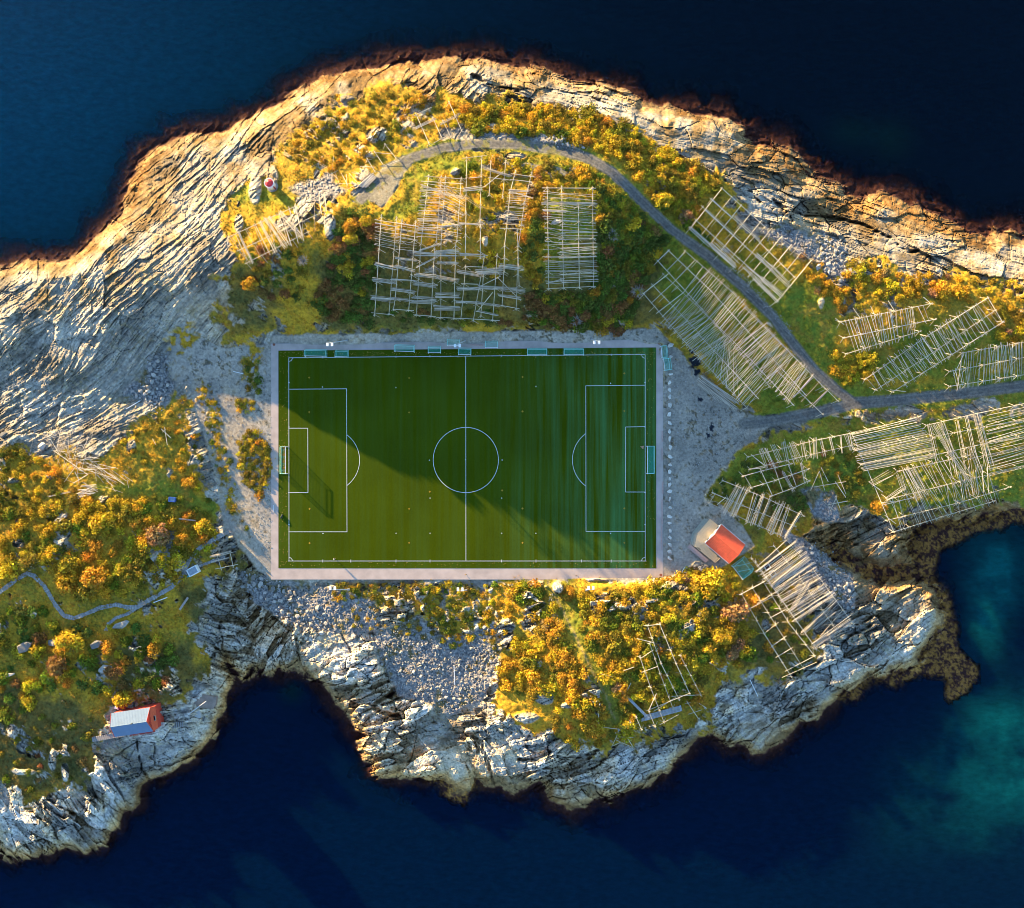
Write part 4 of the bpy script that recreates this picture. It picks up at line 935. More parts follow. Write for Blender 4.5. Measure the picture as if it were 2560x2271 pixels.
for s in (-1, 1):
    rf = MB().face([(-L_ / 2, 0, hr_), (L_ / 2 - .9 * (1), 0, hr_), (L_ / 2 - .2, s * Wd / 2, he), (-L_ / 2, s * Wd / 2, he)]).face([(-L_ / 2, 0, hr_ - .08), (L_ / 2 - .9, 0, hr_ - .08), (L_ / 2 - .2, s * Wd / 2, he - .08), (-L_ / 2, s * Wd / 2, he - .08)]).build('roof_slope', M_ROOF, t_)
    for i in range(24):
        x_ = -L_ / 2 + .1 + i * .42; MB().tube([(x_, s * .1, hr_ + .01), (x_, s * (Wd / 2 - .03), he + .03)], .009, 4).build('roof_seam', M_ROOF, rf)
    MB().tube([(L_ / 2 - .9, 0, hr_), (L_ / 2 - .15, s * Wd / 2, he)], .07, 4).build('barge_board', M_RED, t_)
    MB().tube([(-L_ / 2 - .05, 0, hr_), (-L_ / 2 - .05, s * Wd / 2, he)], .07, 4).build('barge_board', M_RED, t_)
# half-hipped red gable on the sea side
MB().face([(L_ / 2 - .9, 0, hr_), (L_ / 2 + .75, -Wd / 2 + .4, 1.6), (L_ / 2 + .75, Wd / 2 - .1, 1.6), ]).face([(L_ / 2 - .9, 0, hr_), (L_ / 2 - .2, Wd / 2, he), (L_ / 2 + .75, Wd / 2 - .1, 1.6)]).face([(L_ / 2 - .9, 0, hr_), (L_ / 2 + .75, -Wd / 2 + .4, 1.6), (L_ / 2 - .2, -Wd / 2, he)]).build('gable', simple('orange_red_boards', (.62, .09, .03), .7, .1), t_)
MB().prism([(L_ / 2 - .25, -Wd / 2 + .4), (L_ / 2 + .7, -Wd / 2 + .45), (L_ / 2 + .7, Wd / 2 - .15), (L_ / 2 - .25, Wd / 2 - .15)], -2.5, 1.6).build('porch_wall', M_RED, t_)
w_ = MB().box((L_ / 2 + .35, .1, 2.25), (.75, 1.35, .25)).build('window', M_DECK2, t_); MB().box((L_ / 2 + .35, .1, 2.4), (.6, 1.15, .04)).build('pane', simple('dark_pane', (.01, .012, .018), .1), w_)
MB().tube([(-L_ / 2, 0, hr_ + .05), (L_ / 2 - .9, 0, hr_ + .05)], .07, 6).build('roof_ridge', M_ROOF, t_)
MB().tube([(.6, .12, hr_ - .1), (.6, .12, hr_ + .7)], .16, 8).build('chimney', simple('sooty_steel', (.1, .1, .09), .6), t_)
dk = MB().box((.9, -Wd / 2 - .3, -.1), (7.0, 1.3, .12)).build('side_deck', M_RED, t_)
for i in range(8): MB().tube([(-2.4 + i * .95, -Wd / 2 - .9, -.1), (-2.4 + i * .95, -Wd / 2 - .9, .85)], .04, 4).build('rail_post', M_RED, dk)
MB().tube([(-2.4, -Wd / 2 - .9, .85), (4.3, -Wd / 2 - .9, .85)], .05, 4).build('handrail', M_RED, dk)
pts_ = [(-2.6, 3.4), (-3.2, 4.6), (-4.9, 5.1), (-5.7, 4.3), (-5.3, 3.2)]
dk = MB().prism(pts_, -.35, -.2).build('terrace', simple('crimson_deck', (.30, .012, .03), .7, .1), t_)
b0 = p0 + Matrix.Rotation(math.radians(8.5), 3, 'Z') @ Vector((-5.0, 4.2, 0)); b0.z = zc_ - .2
t2 = thing('garden_table', 'small white round table with stools on the red terrace', 'table', b0)
MB().tube([(0, 0, .68), (0, 0, .74)], .5, 12).build('table_top', M_LAMP, t2); MB().tube([(0, 0, 0), (0, 0, .68)], .06, 6).build('leg', M_LAMP, t2)
for k in range(4): MB().tube([(.7 * math.cos(k * 1.57 + .5), .7 * math.sin(k * 1.57 + .5), .4), (.7 * math.cos(k * 1.57 + .5), .7 * math.sin(k * 1.57 + .5), .46)], .2, 8).build('stool', M_LAMP, t2)
def stairs(label, x0, y0, x1, y1, w, n_, mat, nm='stairway', dz=.35):
    a = gp(*Z33(x0, y0), dz); c = gp(*Z33(x1, y1), dz); d_ = c - a; rz = math.atan2(d_.y, d_.x)
    t_ = thing(nm, label, 'stairs', a, rz); L2 = math.hypot(d_.x, d_.y)
    for i in range(n_): MB().box(((i + .5) * L2 / n_, 0, d_.z * (i + .5) / n_), (L2 / n_ * .78, w, .1)).build('tread', mat, t_)
    for s in (-1, 1): MB().tube([(0, s * w / 2, -.12), (L2, s * w / 2, d_.z - .12)], .07, 4).build('stringer', mat, t_)
M_GREYW = simple('grey_boards', (.27, .25, .24), .9, .2, 4)
stairs('grey wooden stairway climbing to the left end of the red cabin', 60, 388, 300, 345, 1.3, 16, M_GREYW, dz=.5)
stairs('grey wooden stairway descending from the red cabin to the quay', 480, 300, 745, 272, 1.5, 17, M_GREYW, dz=.5)
stairs('stone steps descending to the water at the quay', 890, 232, 1000, 232, 1.2, 8, simple('wet_stone', (.13, .12, .12), .6, .2), 'stone_steps', dz=.3)
def slab(name, label, cat, pts, th, mat, dz):
    P_ = [gp(*Z33(x, y)) for x, y in pts]; zt_ = max(p.z for p in P_) * .35 + sum(p.z for p in P_) / len(P_) * .65 + dz
    c = sum(P_, Vector()) / len(P_); m_ = MB().prism([(p.x - c.x, p.y - c.y) for p in P_][::-1], -th, 0)
    return m_.build(name, mat, label=label, cat=cat, loc=Vector((c.x, c.y, zt_)))
slab('quay', 'brown concrete quay slab above the water', 'quay', [(800, 90), (870, 45), (1005, 62), (995, 125), (975, 150), (850, 140)], 2.5, simple('old_concrete', (.26, .19, .15), .9, .25, .6, bump=.3), .35)
slab('retaining_slab', 'pale concrete block beside the stone steps', 'block', [(865, 150), (885, 215), (870, 222), (820, 212)], 2.2, simple('pale_concrete', (.42, .40, .37), .9, .1), .3)
a = gp(*Z33(780, 200), .5); c = gp(*Z33(915, 100), 2.2); MB().tube([(0, 0, 0), tuple(c - a)], .14, 8, .1).build('crane_boom', M_GALV, label='grey slanting boom of the small quay crane', cat='crane', loc=a)

# ---- other small things on the west hill
def openbox(name, label, cat, u, v, rz, sx, sy, h, wall, inner, dz=.3):
    b0 = gp(u, v, dz); t_ = thing(name, label, cat, b0, rz); m_ = MB()
    for s in (-1, 1): m_.box((s * (sx / 2 - .12), 0, h / 2 - .3), (.24, sy, h + .6)); m_.box((0, s * (sy / 2 - .12), h / 2 - .3), (sx - .48, .24, h + .6))
    m_.build('side_wall', wall, t_); MB().box((0, 0, h - .25), (sx - .48, sy - .48, .08)).build('cover', inner, t_); return t_
openbox('water_tank', 'white rimmed tank with grey cover beside the stone path', 'tank', 484.5, 1427, math.radians(28), 3.0, 2.2, 1.0, M_LAMP, simple('tank_cover', (.33, .36, .40), .5, .15, 1.5))
t_ = openbox('storage_box', 'blue storage box with grey lid on the grassy slope', 'box', 432, 1249, math.radians(-6), 1.8, 1.3, .8, simple('blue_paint', (.02, .09, .35), .6), simple('grey_lid', (.30, .36, .45), .5))
b0 = gp(471, 1441, .2); MB().box((0, 0, .1), (.5, .5, .5), .4).build('small_box', simple('teal_box', (.05, .3, .32), .6), label='small teal box beside the white rimmed tank', cat='box', loc=b0)

# ---------------------------------------------------------------- fish drying racks
M_POLE = objvar('weathered_pole', (.42, .34, .26), .85, .25, (.74, .65, .53))
M_RAIL = objvar('weathered_rail', (.55, .46, .33), .85, .2, (.72, .62, .46))
ME_POLE = MB().tube([(0, 0, 0), (1, 0, 0)], .07, 6, .046).mesh('pole', M_POLE)
ME_LEG = MB().tube([(0, 0, 0), (1, 0, 0)], .085, 5, .06).mesh('leg', M_RAIL)
ME_BEAM = MB().tube([(0, 0, 0), (1, 0, 0)], .1, 6, .09).mesh('crossbeam', M_RAIL)
def hs(u, v):
    o = 14.0
    return float(max(np.mean([zt(u + a * o, v + b_ * o) for a, b_ in ((0, 0), (1, 0), (-1, 0), (0, 1), (0, -1))]), zt(u, v) - .2, SEA + .5))
def stick(name, me, a, b_, parent, r=1.0, base=None):
    o = bpy.data.objects.new(name, me); C.objects.link(o); o.parent = parent
    d_ = b_ - a
    o.rotation_mode = 'QUATERNION'; o.rotation_quaternion = d_.to_track_quat('X', 'Z')
    o.location = a - base; o.scale = (d_.length, r, r)
    return o
class Rack:
    def __init__(s, label, T, h=3.3, name='drying_rack', cat='drying rack', group=None, c=None, legs=True):
        s.T = T; s.h = h; s.legs = legs
        u, v = s.p(*c); s.base = gp(u, v)
        s.t = thing(name, label, cat, s.base, 0, group)
    def p(s, x, y): return (s.T[0] + x * s.T[2], s.T[1] + y * s.T[2])
    def P(s, x, y, dz=0.0):
        u, v = s.p(x, y); return W(u, v, hs(u, v) + s.h + dz)
    def rail(s, *L, r=.95, step=4.6, legs=None):
        for (x0, y0, x1, y1) in L:
            a, b_ = s.P(x0, y0), s.P(x1, y1); Ln = (b_ - a).length; n_ = max(1, int(round(Ln / step)))
            pts = []
            for i in range(n_ + 1):
                q = i / n_; p = s.P(x0 + (x1 - x0) * q, y0 + (y1 - y0) * q, rnd.uniform(-.06, .06)); pts.append(p)
            side = Vector((-(b_ - a).y, (b_ - a).x, 0)).normalized()
            ax = (b_ - a).normalized(); e0 = pts[0] - ax * .5; e1 = pts[-1] + ax * .5
            me = MB().tube([p - s.base for p in [e0] + pts + [e1]], .088 * r, 6).mesh('rail', M_RAIL)
            link('rail', me, s.t)
            if (s.legs if legs is None else legs):
                for p in pts:
                    for sg in (-1, 1):
                        top = p + side * (-.28 * sg) + Vector((0, 0, .55)); 
                        w_ = rnd.uniform(.9, 1.3); foot = p + side * (w_ * sg); foot.z = p.z - s.h - .3
                        stick('leg', ME_LEG, foot, top, s.t, .75, s.base)
    def beam(s, *L, r=.85, dz=.18):
        for (x0, y0, x1, y1) in L: stick('crossbeam', ME_BEAM, s.P(x0, y0, dz), s.P(x1, y1, dz), s.t, r, s.base)
    def poles(s, A, B, n, jit=.5, over=.35, clump=0, dz=.28, r=(.62, 1.0), skew=0.0, split=0):
        """poles lie across from edge A to edge B (each x0,y0,x1,y1)"""
        ts = []
        if clump:
            while len(ts) < n:
                c = rnd.random(); k = rnd.randint(2, clump)
                for i in range(k): ts.append(min(1, max(0, c + (i - k / 2) * .012 + rnd.gauss(0, .004))))
            ts = ts[:n]
        else: ts = [(i + .5 + rnd.uniform(-jit, jit)) / n for i in range(n)]
        for t_ in ts:
            sk = skew + rnd.gauss(0, .012 * (1 + 2 * jit)); 
            ta, tb = t_ - sk / 2, t_ + sk / 2
            ax, ay = A[0] + (A[2] - A[0]) * ta, A[1] + (A[3] - A[1]) * ta
            bx_, by_ = B[0] + (B[2] - B[0]) * tb, B[1] + (B[3] - B[1]) * tb
            k = rnd.uniform(-.01, .06) * over / .35; k2 = rnd.uniform(-.01, .06) * over / .35
            dx, dy = bx_ - ax, by_ - ay
            f0, f1 = -k, 1 + k2
            if split and rnd.random() < .75:
                if rnd.random() < .5: f1 = .5 + rnd.uniform(0, .12)
                else: f0 = .5 - rnd.uniform(0, .12)
            h_ = dz + rnd.uniform(0, .14)
            stick('pole', ME_POLE, s.P(ax + dx * f0, ay + dy * f0, h_), s.P(ax + dx * f1, ay + dy * f1, h_ + rnd.uniform(-.03, .03)), s.t, rnd.uniform(*r), s.base)
    def bundle(s, x0, y0, x1, y1, w, n, dz=.28, r=(.6, .9)):
        L = math.hypot(x1 - x0, y1 - y0); nx, ny = -(y1 - y0) / L, (x1 - x0) / L
        for i in range(n):
            o0 = (i / max(1, n - 1) - .5) * w + rnd.uniform(-.12, .12) * w; o1 = (i / max(1, n - 1) - .5) * w + rnd.uniform(-.3, .3) * w
            s0, s1 = rnd.uniform(-.06, .06), rnd.uniform(-.06, .06)
            a = (x0 + (x1 - x0) * s0 + nx * o0, y0 + (y1 - y0) * s0 + ny * o0); b_ = (x1 + (x1 - x0) * s1 + nx * o1, y1 + (y1 - y0) * s1 + ny * o1)
            h_ = dz + rnd.uniform(0, .25)
            stick('pole', ME_POLE, s.P(*a, h_), s.P(*b_, h_), s.t, rnd.uniform(*r), s.base)
    def tangle(s, pts, n, ln, h=.5, ang=None):
        for i in range(n):
            x, y = pts[rnd.randrange(len(pts))]; x += rnd.gauss(0, ln * .35); y += rnd.gauss(0, ln * .25)
            a_ = rnd.uniform(0, 3.14) if ang is None else rnd.gauss(ang, .35); l_ = ln * rnd.uniform(.4, 1.1) / 2
            u0, v0 = s.p(x - math.cos(a_) * l_, y - math.sin(a_) * l_); u1, v1 = s.p(x + math.cos(a_) * l_, y + math.sin(a_) * l_)
            k = rnd.uniform(.1, h)
            stick('pole', ME_POLE, W(u0, v0, hs(u0, v0) + k), W(u1, v1, hs(u1, v1) + k * rnd.uniform(.5, 1.5)), s.t, rnd.uniform(.6, .9), s.base)

T1 = (500, 200, .3309); T2 = (900, 350, .2935); T3 = (1500, 400, .3861); T4 = (2000, 600, .4413); T6 = (1700, 1100, .3861); T5 = (1300, 1400, .3751); TL = (0, 1000, .353); TT = (900, 100, .3914)

# 1 headland rack near the beacon
R = Rack('drying rack strung along the ridge beside the round beacon, poles leaning one way', T1, 3.2, c=(600, 1130))
R.rail((235, 1180, 700, 965), (700, 965, 965, 850), (290, 1290, 900, 1012), (350, 1385, 815, 1150))
R.poles((235, 1180, 960, 850), (350, 1400, 940, 1100), 10, skew=.02)
R.poles((245, 1175, 490, 1065), (345, 1400, 600, 1290), 16, clump=4)
R.poles((400, 1100, 620, 990), (510, 1340, 790, 1180), 20, clump=5)
R.poles((600, 1000, 740, 940), (680, 1260, 800, 1200), 10, clump=5)
R.poles((790, 910, 950, 850), (830, 1050, 960, 990), 9, clump=4)
R.bundle(480, 1045, 660, 1270, 16, 4)
# 2 west block
R = Rack('leftmost drying rack of the hill above the pitch, lower bays holding pole bundles', T2, 3.2, c=(290, 1080))
R.rail((182, 650, 125, 1490), (312, 665, 247, 1480), (358, 690, 300, 1350), (475, 700, 415, 1450), (300, 1350, 285, 1445))
R.beam((125, 680, 500, 740), (95, 1472, 290, 1492), (280, 1443, 460, 1455))
R.poles((130, 690, 130, 905), (320, 720, 315, 945), 11, .6); R.poles((300, 700, 310, 930), (490, 735, 480, 950), 11, .6)
for b_ in [(130, 1055, 310, 1095, 26, 10), (300, 1075, 465, 1115, 24, 9), (300, 1005, 490, 1028, 20, 8), (110, 1188, 300, 1215, 30, 11), (265, 1188, 470, 1200, 10, 4), (270, 1270, 470, 1300, 26, 9), (95, 1345, 290, 1362, 34, 12), (270, 1350, 450, 1372, 22, 8), (430, 1378, 645, 1380, 28, 10), (440, 1340, 645, 1350, 18, 6)]: R.bundle(*b_)
# 3 centre-left block
R = Rack('large drying rack in the middle left of the hill, upper part thick with level poles', T2, 3.2, c=(650, 800))
R.rail((585, 310, 520, 880), (520, 880, 480, 1490), (692, 315, 650, 870), (635, 930, 605, 1500), (728, 320, 690, 880), (690, 880, 688, 1515), (862, 330, 825, 860), (815, 900, 800, 1520))
R.beam((550, 310, 910, 335), (520, 352, 880, 375), (455, 1490, 645, 1505), (650, 1512, 880, 1522))
R.poles((520, 390, 490, 830), (740, 400, 690, 840), 25, .6); R.poles((680, 330, 665, 840), (895, 470, 850, 860), 22, .6); R.poles((560, 350, 520, 560), (870, 385, 850, 590), 6, .6)
R.poles((490, 650, 480, 820), (700, 660, 690, 830), 6, .7)
for b_ in [(515, 385, 720, 455, 14, 4), (720, 455, 890, 500, 14, 4), (500, 945, 690, 885, 12, 4), (480, 1085, 680, 985, 12, 4), (455, 955, 640, 975, 18, 6), (640, 960, 850, 950, 34, 10), (470, 985, 840, 990, 8, 3), (470, 1150, 655, 1165, 28, 9), (655, 1170, 845, 1200, 34, 9), (650, 1045, 830, 1048, 20, 8), (455, 1220, 650, 1248, 26, 9), (640, 1325, 850, 1335, 40, 12), (635, 1430, 850, 1435, 40, 12), (690, 740, 890, 715, 12, 4)]: R.bundle(*b_)
# 4 centre rack, half empty
R = Rack('half empty drying rack in the middle of the hill with a star shaped heap', T2, 3.2, c=(980, 700))
R.rail((910, 155, 900, 620), (903, 620, 897, 1000), (1037, 150, 1022, 690), (1025, 690, 1025, 1000), (1115, 190, 1100, 465), (1242, 180, 1215, 485))
R.beam((870, 158, 1080, 133), (890, 425, 1060, 400), (930, 325, 1040, 315), (1060, 400, 1220, 270), (1090, 320, 1290, 345), (850, 965, 1090, 985), (1000, 940, 1080, 990), (1010, 1450, 1130, 1300), (1030, 1245, 1200, 1160))
for b_ in [(1070, 245, 1280, 310, 20, 7), (880, 425, 1040, 410, 30, 9), (850, 710, 1050, 722, 12, 6), (850, 975, 1060, 985, 24, 8), (890, 485, 1040, 590, 16, 2)]: R.bundle(*b_)
for k in range(6):
    a = .3 + k * .5; R.bundle(1022 - 40 * math.cos(a), 715 - 40 * math.sin(a), 1022 + 40 * math.cos(a), 715 + 40 * math.sin(a), 4, 1)
# 5 lower centre frames
R = Rack('drying rack with pole bundles at the foot of the hill above the halfway line', T2, 3.0, c=(1100, 1300))
R.rail((900, 1080, 860, 1520), (1060, 990, 965, 1540), (1050, 1160, 1030, 1500), (1168, 985, 1130, 1535), (1230, 1000, 1210, 1410), (1345, 1000, 1330, 1440))
R.beam((860, 1520, 1190, 1540), (1150, 1400, 1360, 1440), (890, 1078, 1080, 1085), (1170, 1170, 1370, 1370), (860, 1225, 1010, 1230), (985, 1460, 1180, 1495))
for b_ in [(1185, 1070, 1390, 1095, 34, 9), (830, 1120, 1020, 1155, 28, 8), (990, 1125, 1210, 1120, 50, 16), (830, 1268, 1020, 1265, 26, 9), (1010, 1255, 1210, 1262, 26, 9), (1210, 1265, 1400, 1290, 36, 11), (1180, 1320, 1375, 1350, 18, 6), (810, 1380, 990, 1385, 16, 6), (990, 1385, 1190, 1415, 18, 6), (1000, 1455, 1180, 1495, 12, 4)]: R.bundle(*b_)
# 6 narrow rack
R = Rack('narrow drying rack between two rows of russet bushes on the hill', T2, 3.2, c=(1320, 620))
R.rail((1325, 270, 1280, 440), (1280, 440, 1232, 900), (1462, 285, 1400, 540), (1400, 540, 1350, 900), (1232, 900, 1228, 1120), (1340, 780, 1355, 1240))
R.beam((1285, 288, 1495, 318), (1280, 338, 1465, 358), (1190, 753, 1390, 762), (1215, 1012, 1260, 1018))
R.poles((1265, 430, 1220, 715), (1440, 440, 1400, 740), 18, .6); R.bundle(1270, 430, 1440, 440, 14, 6); R.bundle(1280, 440, 1470, 495, 6, 2)
# 7 dense rack right
R = Rack('tall rectangular drying rack right of the russet bushes, covered with level poles', T2, 3.2, c=(1790, 830))
R.rail((1595, 410, 1608, 1268), (1718, 405, 1735, 1260), (1860, 560, 1868, 1255), (1980, 410, 1990, 1250))
R.beam((1550, 410, 2010, 412), (1590, 1268, 2010, 1248))
R.poles((1565, 430, 1585, 900), (1760, 440, 1745, 930), 22, .6); R.poles((1710, 440, 1710, 960), (2005, 460, 2010, 940), 30, .6, skew=.02)
R.poles((1580, 1000, 1590, 1230), (1750, 1000, 1750, 1230), 11, .6); R.poles((1700, 955, 1720, 1230), (2010, 940, 2020, 1215), 20, .6); R.poles((1570, 480, 1580, 1180), (1900, 520, 2015, 1160), 13, .7)
R.bundle(1570, 545, 2010, 540, 16, 7); R.bundle(1560, 600, 1760, 605, 14, 6); R.bundle(1590, 1225, 1740, 1185, 6, 3)
# 8 big slab east of the pitch
R = Rack('longest drying rack, below the gravel track right of the pitch, crowded with poles', T3, 3.4, c=(850, 1180))
R.rail((285, 870, 560, 1190), (560, 1190, 950, 1605), (340, 810, 640, 1120), (640, 1130, 1020, 1540), (375, 655, 660, 965), (660, 965, 1100, 1470), (410, 740, 840, 1150), (840, 1150, 1250, 1585), (445, 590, 720, 850), (720, 850, 1330, 1520), (550, 590, 860, 860), (860, 860, 1445, 1470), (940, 960, 1540, 1560), (1150, 1370, 1440, 1645))
R.beam((275, 870, 440, 740), (375, 655, 450, 580), (365, 995, 540, 860), (430, 720, 550, 600), (480, 790, 615, 650), (540, 860, 665, 695), (330, 930, 480, 790), (400, 1020, 520, 900))
R.poles((410, 1040, 660, 1310), (540, 870, 860, 1190), 34, .6, skew=.01); R.poles((640, 1300, 950, 1610), (790, 1130, 1090, 1440), 35, .6, skew=.01)
R.poles((420, 1020, 900, 1560), (640, 980, 880, 1260), 28, .6)
R.poles((560, 870, 860, 1180), (700, 690, 1020, 1000), 35, .6); R.poles((820, 1170, 1230, 1580), (990, 1010, 1360, 1370), 47, .6)
R.poles((1200, 1500, 1430, 1640), (1330, 1350, 1540, 1540), 15, clump=4); R.poles((870, 1180, 1100, 1430), (1060, 1040, 1260, 1290), 18, clump=4)
# 9 grid NE
R = Rack('open grid drying rack beyond the gravel track with sagging bundles on its lower side', T3, 3.4, c=(980, 550))
R.rail((790, 185, 1070, 435), (1070, 435, 1370, 650), (720, 255, 1000, 500), (1000, 500, 1260, 760), (665, 305, 940, 560), (940, 560, 1230, 820), (620, 390, 900, 640), (900, 640, 1180, 880), (585, 440, 870, 690), (930, 700, 1140, 920))
for q in range(10):
    a = q / 9; R.beam((585 + 560 * a, 445 + 475 * a, 790 + 580 * a, 185 + 465 * a))
for b_ in [(585, 440, 720, 560, 20, 7), (720, 550, 875, 690, 26, 9), (740, 540, 880, 680, 40, 5), (1010, 615, 1120, 710, 26, 8), (1100, 690, 1225, 815, 30, 9), (940, 690, 1060, 790, 30, 8), (1040, 770, 1175, 880, 34, 9), (1000, 770, 1150, 915, 20, 6), (680, 320, 900, 520, 16, 4), (870, 360, 1040, 520, 14, 5), (720, 250, 850, 370, 8, 3)]: R.bundle(*b_)
# 10-12 racks right
RG = None
R = Rack('uppermost of the three drying racks on the right hillside, short and pale', T4, 3.0, c=(500, 500))
R.rail((230, 465, 745, 362), (250, 555, 765, 450), (265, 645, 680, 518))
R.poles((245, 465, 740, 365), (300, 650, 760, 450), 11, .5); R.poles((280, 450, 640, 380), (330, 640, 660, 545), 28, .6)
R.beam((200, 445, 250, 480), (300, 385, 350, 455), (700, 325, 745, 365), (500, 345, 540, 410), (400, 375, 430, 440))
R = Rack('long middle drying rack of the right hillside climbing towards the upper right', T4, 3.0, c=(760, 590))
R.rail((370, 790, 720, 545), (720, 545, 1062, 330), (430, 850, 780, 620), (780, 620, 1105, 400), (525, 862, 860, 650), (860, 650, 1150, 465))
R.poles((370, 780, 900, 410), (440, 860, 980, 590), 32, .6); R.poles((480, 680, 1050, 330), (590, 840, 1150, 470), 34, .6); R.beam((1060, 320, 1150, 470), (510, 850, 600, 860))
R = Rack('drying rack just above the dark road at the right edge of the picture', T4, 3.0, c=(1080, 720))
R.rail((920, 640, 1330, 570), (850, 745, 1330, 655), (850, 830, 1330, 755))
R.poles((900, 645, 1330, 575), (880, 850, 1330, 760), 34, .6); R.poles((860, 735, 960, 720), (890, 850, 970, 830), 6, .6); R.poles((1060, 600, 1330, 570), (1090, 800, 1330, 755), 17, .6); R.beam((870, 770, 930, 645))
# 13 thin strip
R = Rack('thin drying rack strip just below the road junction, poles in loose groups', T6, 3.0, c=(800, 90))
R.rail((440, 110, 870, 5), (870, 5, 1120, -45), (455, 190, 850, 95), (850, 95, 1140, 30))
for b_ in [(535, 55, 590, 185, 50, 9), (600, 30, 650, 145, 24, 4), (665, 5, 700, 150, 26, 5), (715, 20, 765, 150, 40, 7), (790, 5, 815, 130, 22, 4), (875, -10, 880, 118, 22, 5), (910, -10, 940, 110, 14, 3), (970, -20, 1000, 95, 16, 4), (835, 0, 850, 115, 4, 2), (1040, -20, 1050, 90, 6, 2), (1085, -40, 1110, 70, 40, 6)]: R.bundle(*b_)
R.beam((460, 95, 545, 165), (455, 190, 550, 180))
# 14 sparse frames
R = Rack('bare drying rack frame over green bushes between two loaded racks', T6, 3.0, c=(640, 260))
R.rail((410, 235, 535, 200), (535, 200, 720, 155), (460, 310, 620, 262), (620, 262, 830, 190), (590, 365, 740, 310), (740, 310, 835, 265))
R.beam((420, 235, 470, 320), (520, 190, 600, 365), (605, 160, 665, 335), (700, 155, 755, 305), (780, 150, 805, 275)); R.bundle(665, 205, 735, 335, 14, 5); R.bundle(785, 150, 815, 285, 14, 3)
# 15 bundles rack
R = Rack('drying rack with thick grey pole bundles between the gravel yard and the clubhouse', T6, 3.0, c=(480, 440))
R.rail((280, 265, 540, 370), (540, 370, 800, 492), (215, 345, 500, 465), (500, 465, 745, 560), (190, 410, 450, 530), (450, 530, 700, 640))
R.beam((190, 410, 230, 345), (240, 420, 300, 370))
for b_ in [(280, 475, 385, 295, 34, 10), (345, 495, 430, 310, 30, 8), (435, 540, 495, 335, 26, 5), (470, 555, 545, 350, 34, 8), (505, 575, 590, 375, 16, 4), (565, 590, 655, 405, 26, 8), (590, 610, 670, 410, 20, 5), (640, 620, 705, 430, 22, 5), (680, 635, 785, 465, 14, 6), (320, 485, 400, 310, 20, 4)]: R.bundle(*b_)
# 16 rack below clubhouse
R = Rack('drying rack near the cliff below the clubhouse, sunlit poles fanned over three rails', T6, 3.2, c=(800, 970))
R.rail((465, 770, 640, 1010), (640, 1010, 880, 1350), (610, 690, 780, 900), (780, 900, 990, 1200), (690, 650, 870, 850), (870, 850, 1120, 1190), (960, 1260, 980, 1300))
R.poles((500, 835, 640, 1000), (740, 660, 880, 830), 22, .7); R.poles((540, 880, 640, 990), (790, 700, 890, 850), 11, .7); R.poles((620, 1000, 750, 1170), (890, 860, 1000, 1010), 15, .7)
for b_ in [(500, 850, 740, 665, 12, 4), (600, 940, 830, 760, 24, 6), (660, 1040, 910, 890, 16, 5), (700, 1110, 940, 930, 16, 5), (745, 1175, 1000, 1000, 24, 6), (800, 1250, 1020, 1040, 26, 8), (860, 1340, 1110, 1165, 40, 11), (860, 1225, 1000, 1110, 20, 5), (715, 1110, 835, 920, 18, 4)]: R.bundle(*b_)
R.beam((905, 1275, 1060, 1095), (500, 820, 690, 650))
# 17 empty frame
R = Rack('empty drying rack frame between the golden bushes and the sea cliff', T6, 3.0, c=(640, 1250))
R.rail((400, 1000, 545, 1255), (545, 1255, 722, 1535), (470, 960, 620, 1200), (620, 1200, 800, 1480), (540, 920, 700, 1180), (700, 1180, 872, 1400), (490, 790, 640, 1010))
R.beam((385, 1005, 560, 910), (440, 1100, 600, 1015), (545, 1255, 640, 1180), (590, 1340, 690, 1270), (620, 1410, 730, 1345), (680, 1500, 880, 1395), (660, 1540, 885, 1440), (580, 1155, 700, 1090), (500, 1060, 660, 960))
# 18 huge right rack
R = Rack('largest drying rack, on the bright green slope above the cliff at the right edge', T4, 3.2, c=(800, 1300))
R.rail((295, 1100, 680, 1000), (720, 1050, 1000, 985), (1000, 985, 1330, 915), (320, 1190, 760, 1120), (780, 1110, 1330, 1010), (350, 1275, 760, 1220), (760, 1220, 1330, 1090), (560, 1310, 960, 1220), (960, 1240, 1330, 1160), (500, 1470, 900, 1370), (900, 1370, 1330, 1270), (480, 1500, 640, 1460), (490, 1590, 900, 1490), (900, 1490, 1190, 1400), (530, 1655, 800, 1570), (800, 1570, 1100, 1480))
R.beam((295, 1100, 530, 1650), (390, 1370, 470, 1430), (480, 1560, 545, 1610), (460, 1490, 540, 1480))
R.poles((300, 1090, 330, 1180), (640, 1010, 710, 1100), 15, .7); R.poles((320, 1180, 350, 1270), (700, 1090, 760, 1190), 17, .7); R.poles((350, 1260, 370, 1310), (750, 1180, 760, 1240), 11, .7)
for b_ in [(730, 1045, 780, 1260, 22, 5), (765, 1045, 870, 1240, 40, 9), (805, 1040, 860, 1200, 26, 6), (560, 1330, 600, 1440, 24, 5), (600, 1290, 690, 1460, 46, 9), (640, 1290, 720, 1440, 26, 6), (1000, 990, 1085, 1290, 44, 9), (970, 1180, 1030, 1330, 30, 6), (850, 1200, 960, 1360, 36, 7), (400, 1385, 520, 1320, 30, 5), (490, 1470, 600, 1400, 22, 4), (890, 1030, 930, 1230, 18, 3), (940, 1000, 985, 1200, 14, 3)]: R.bundle(*b_)
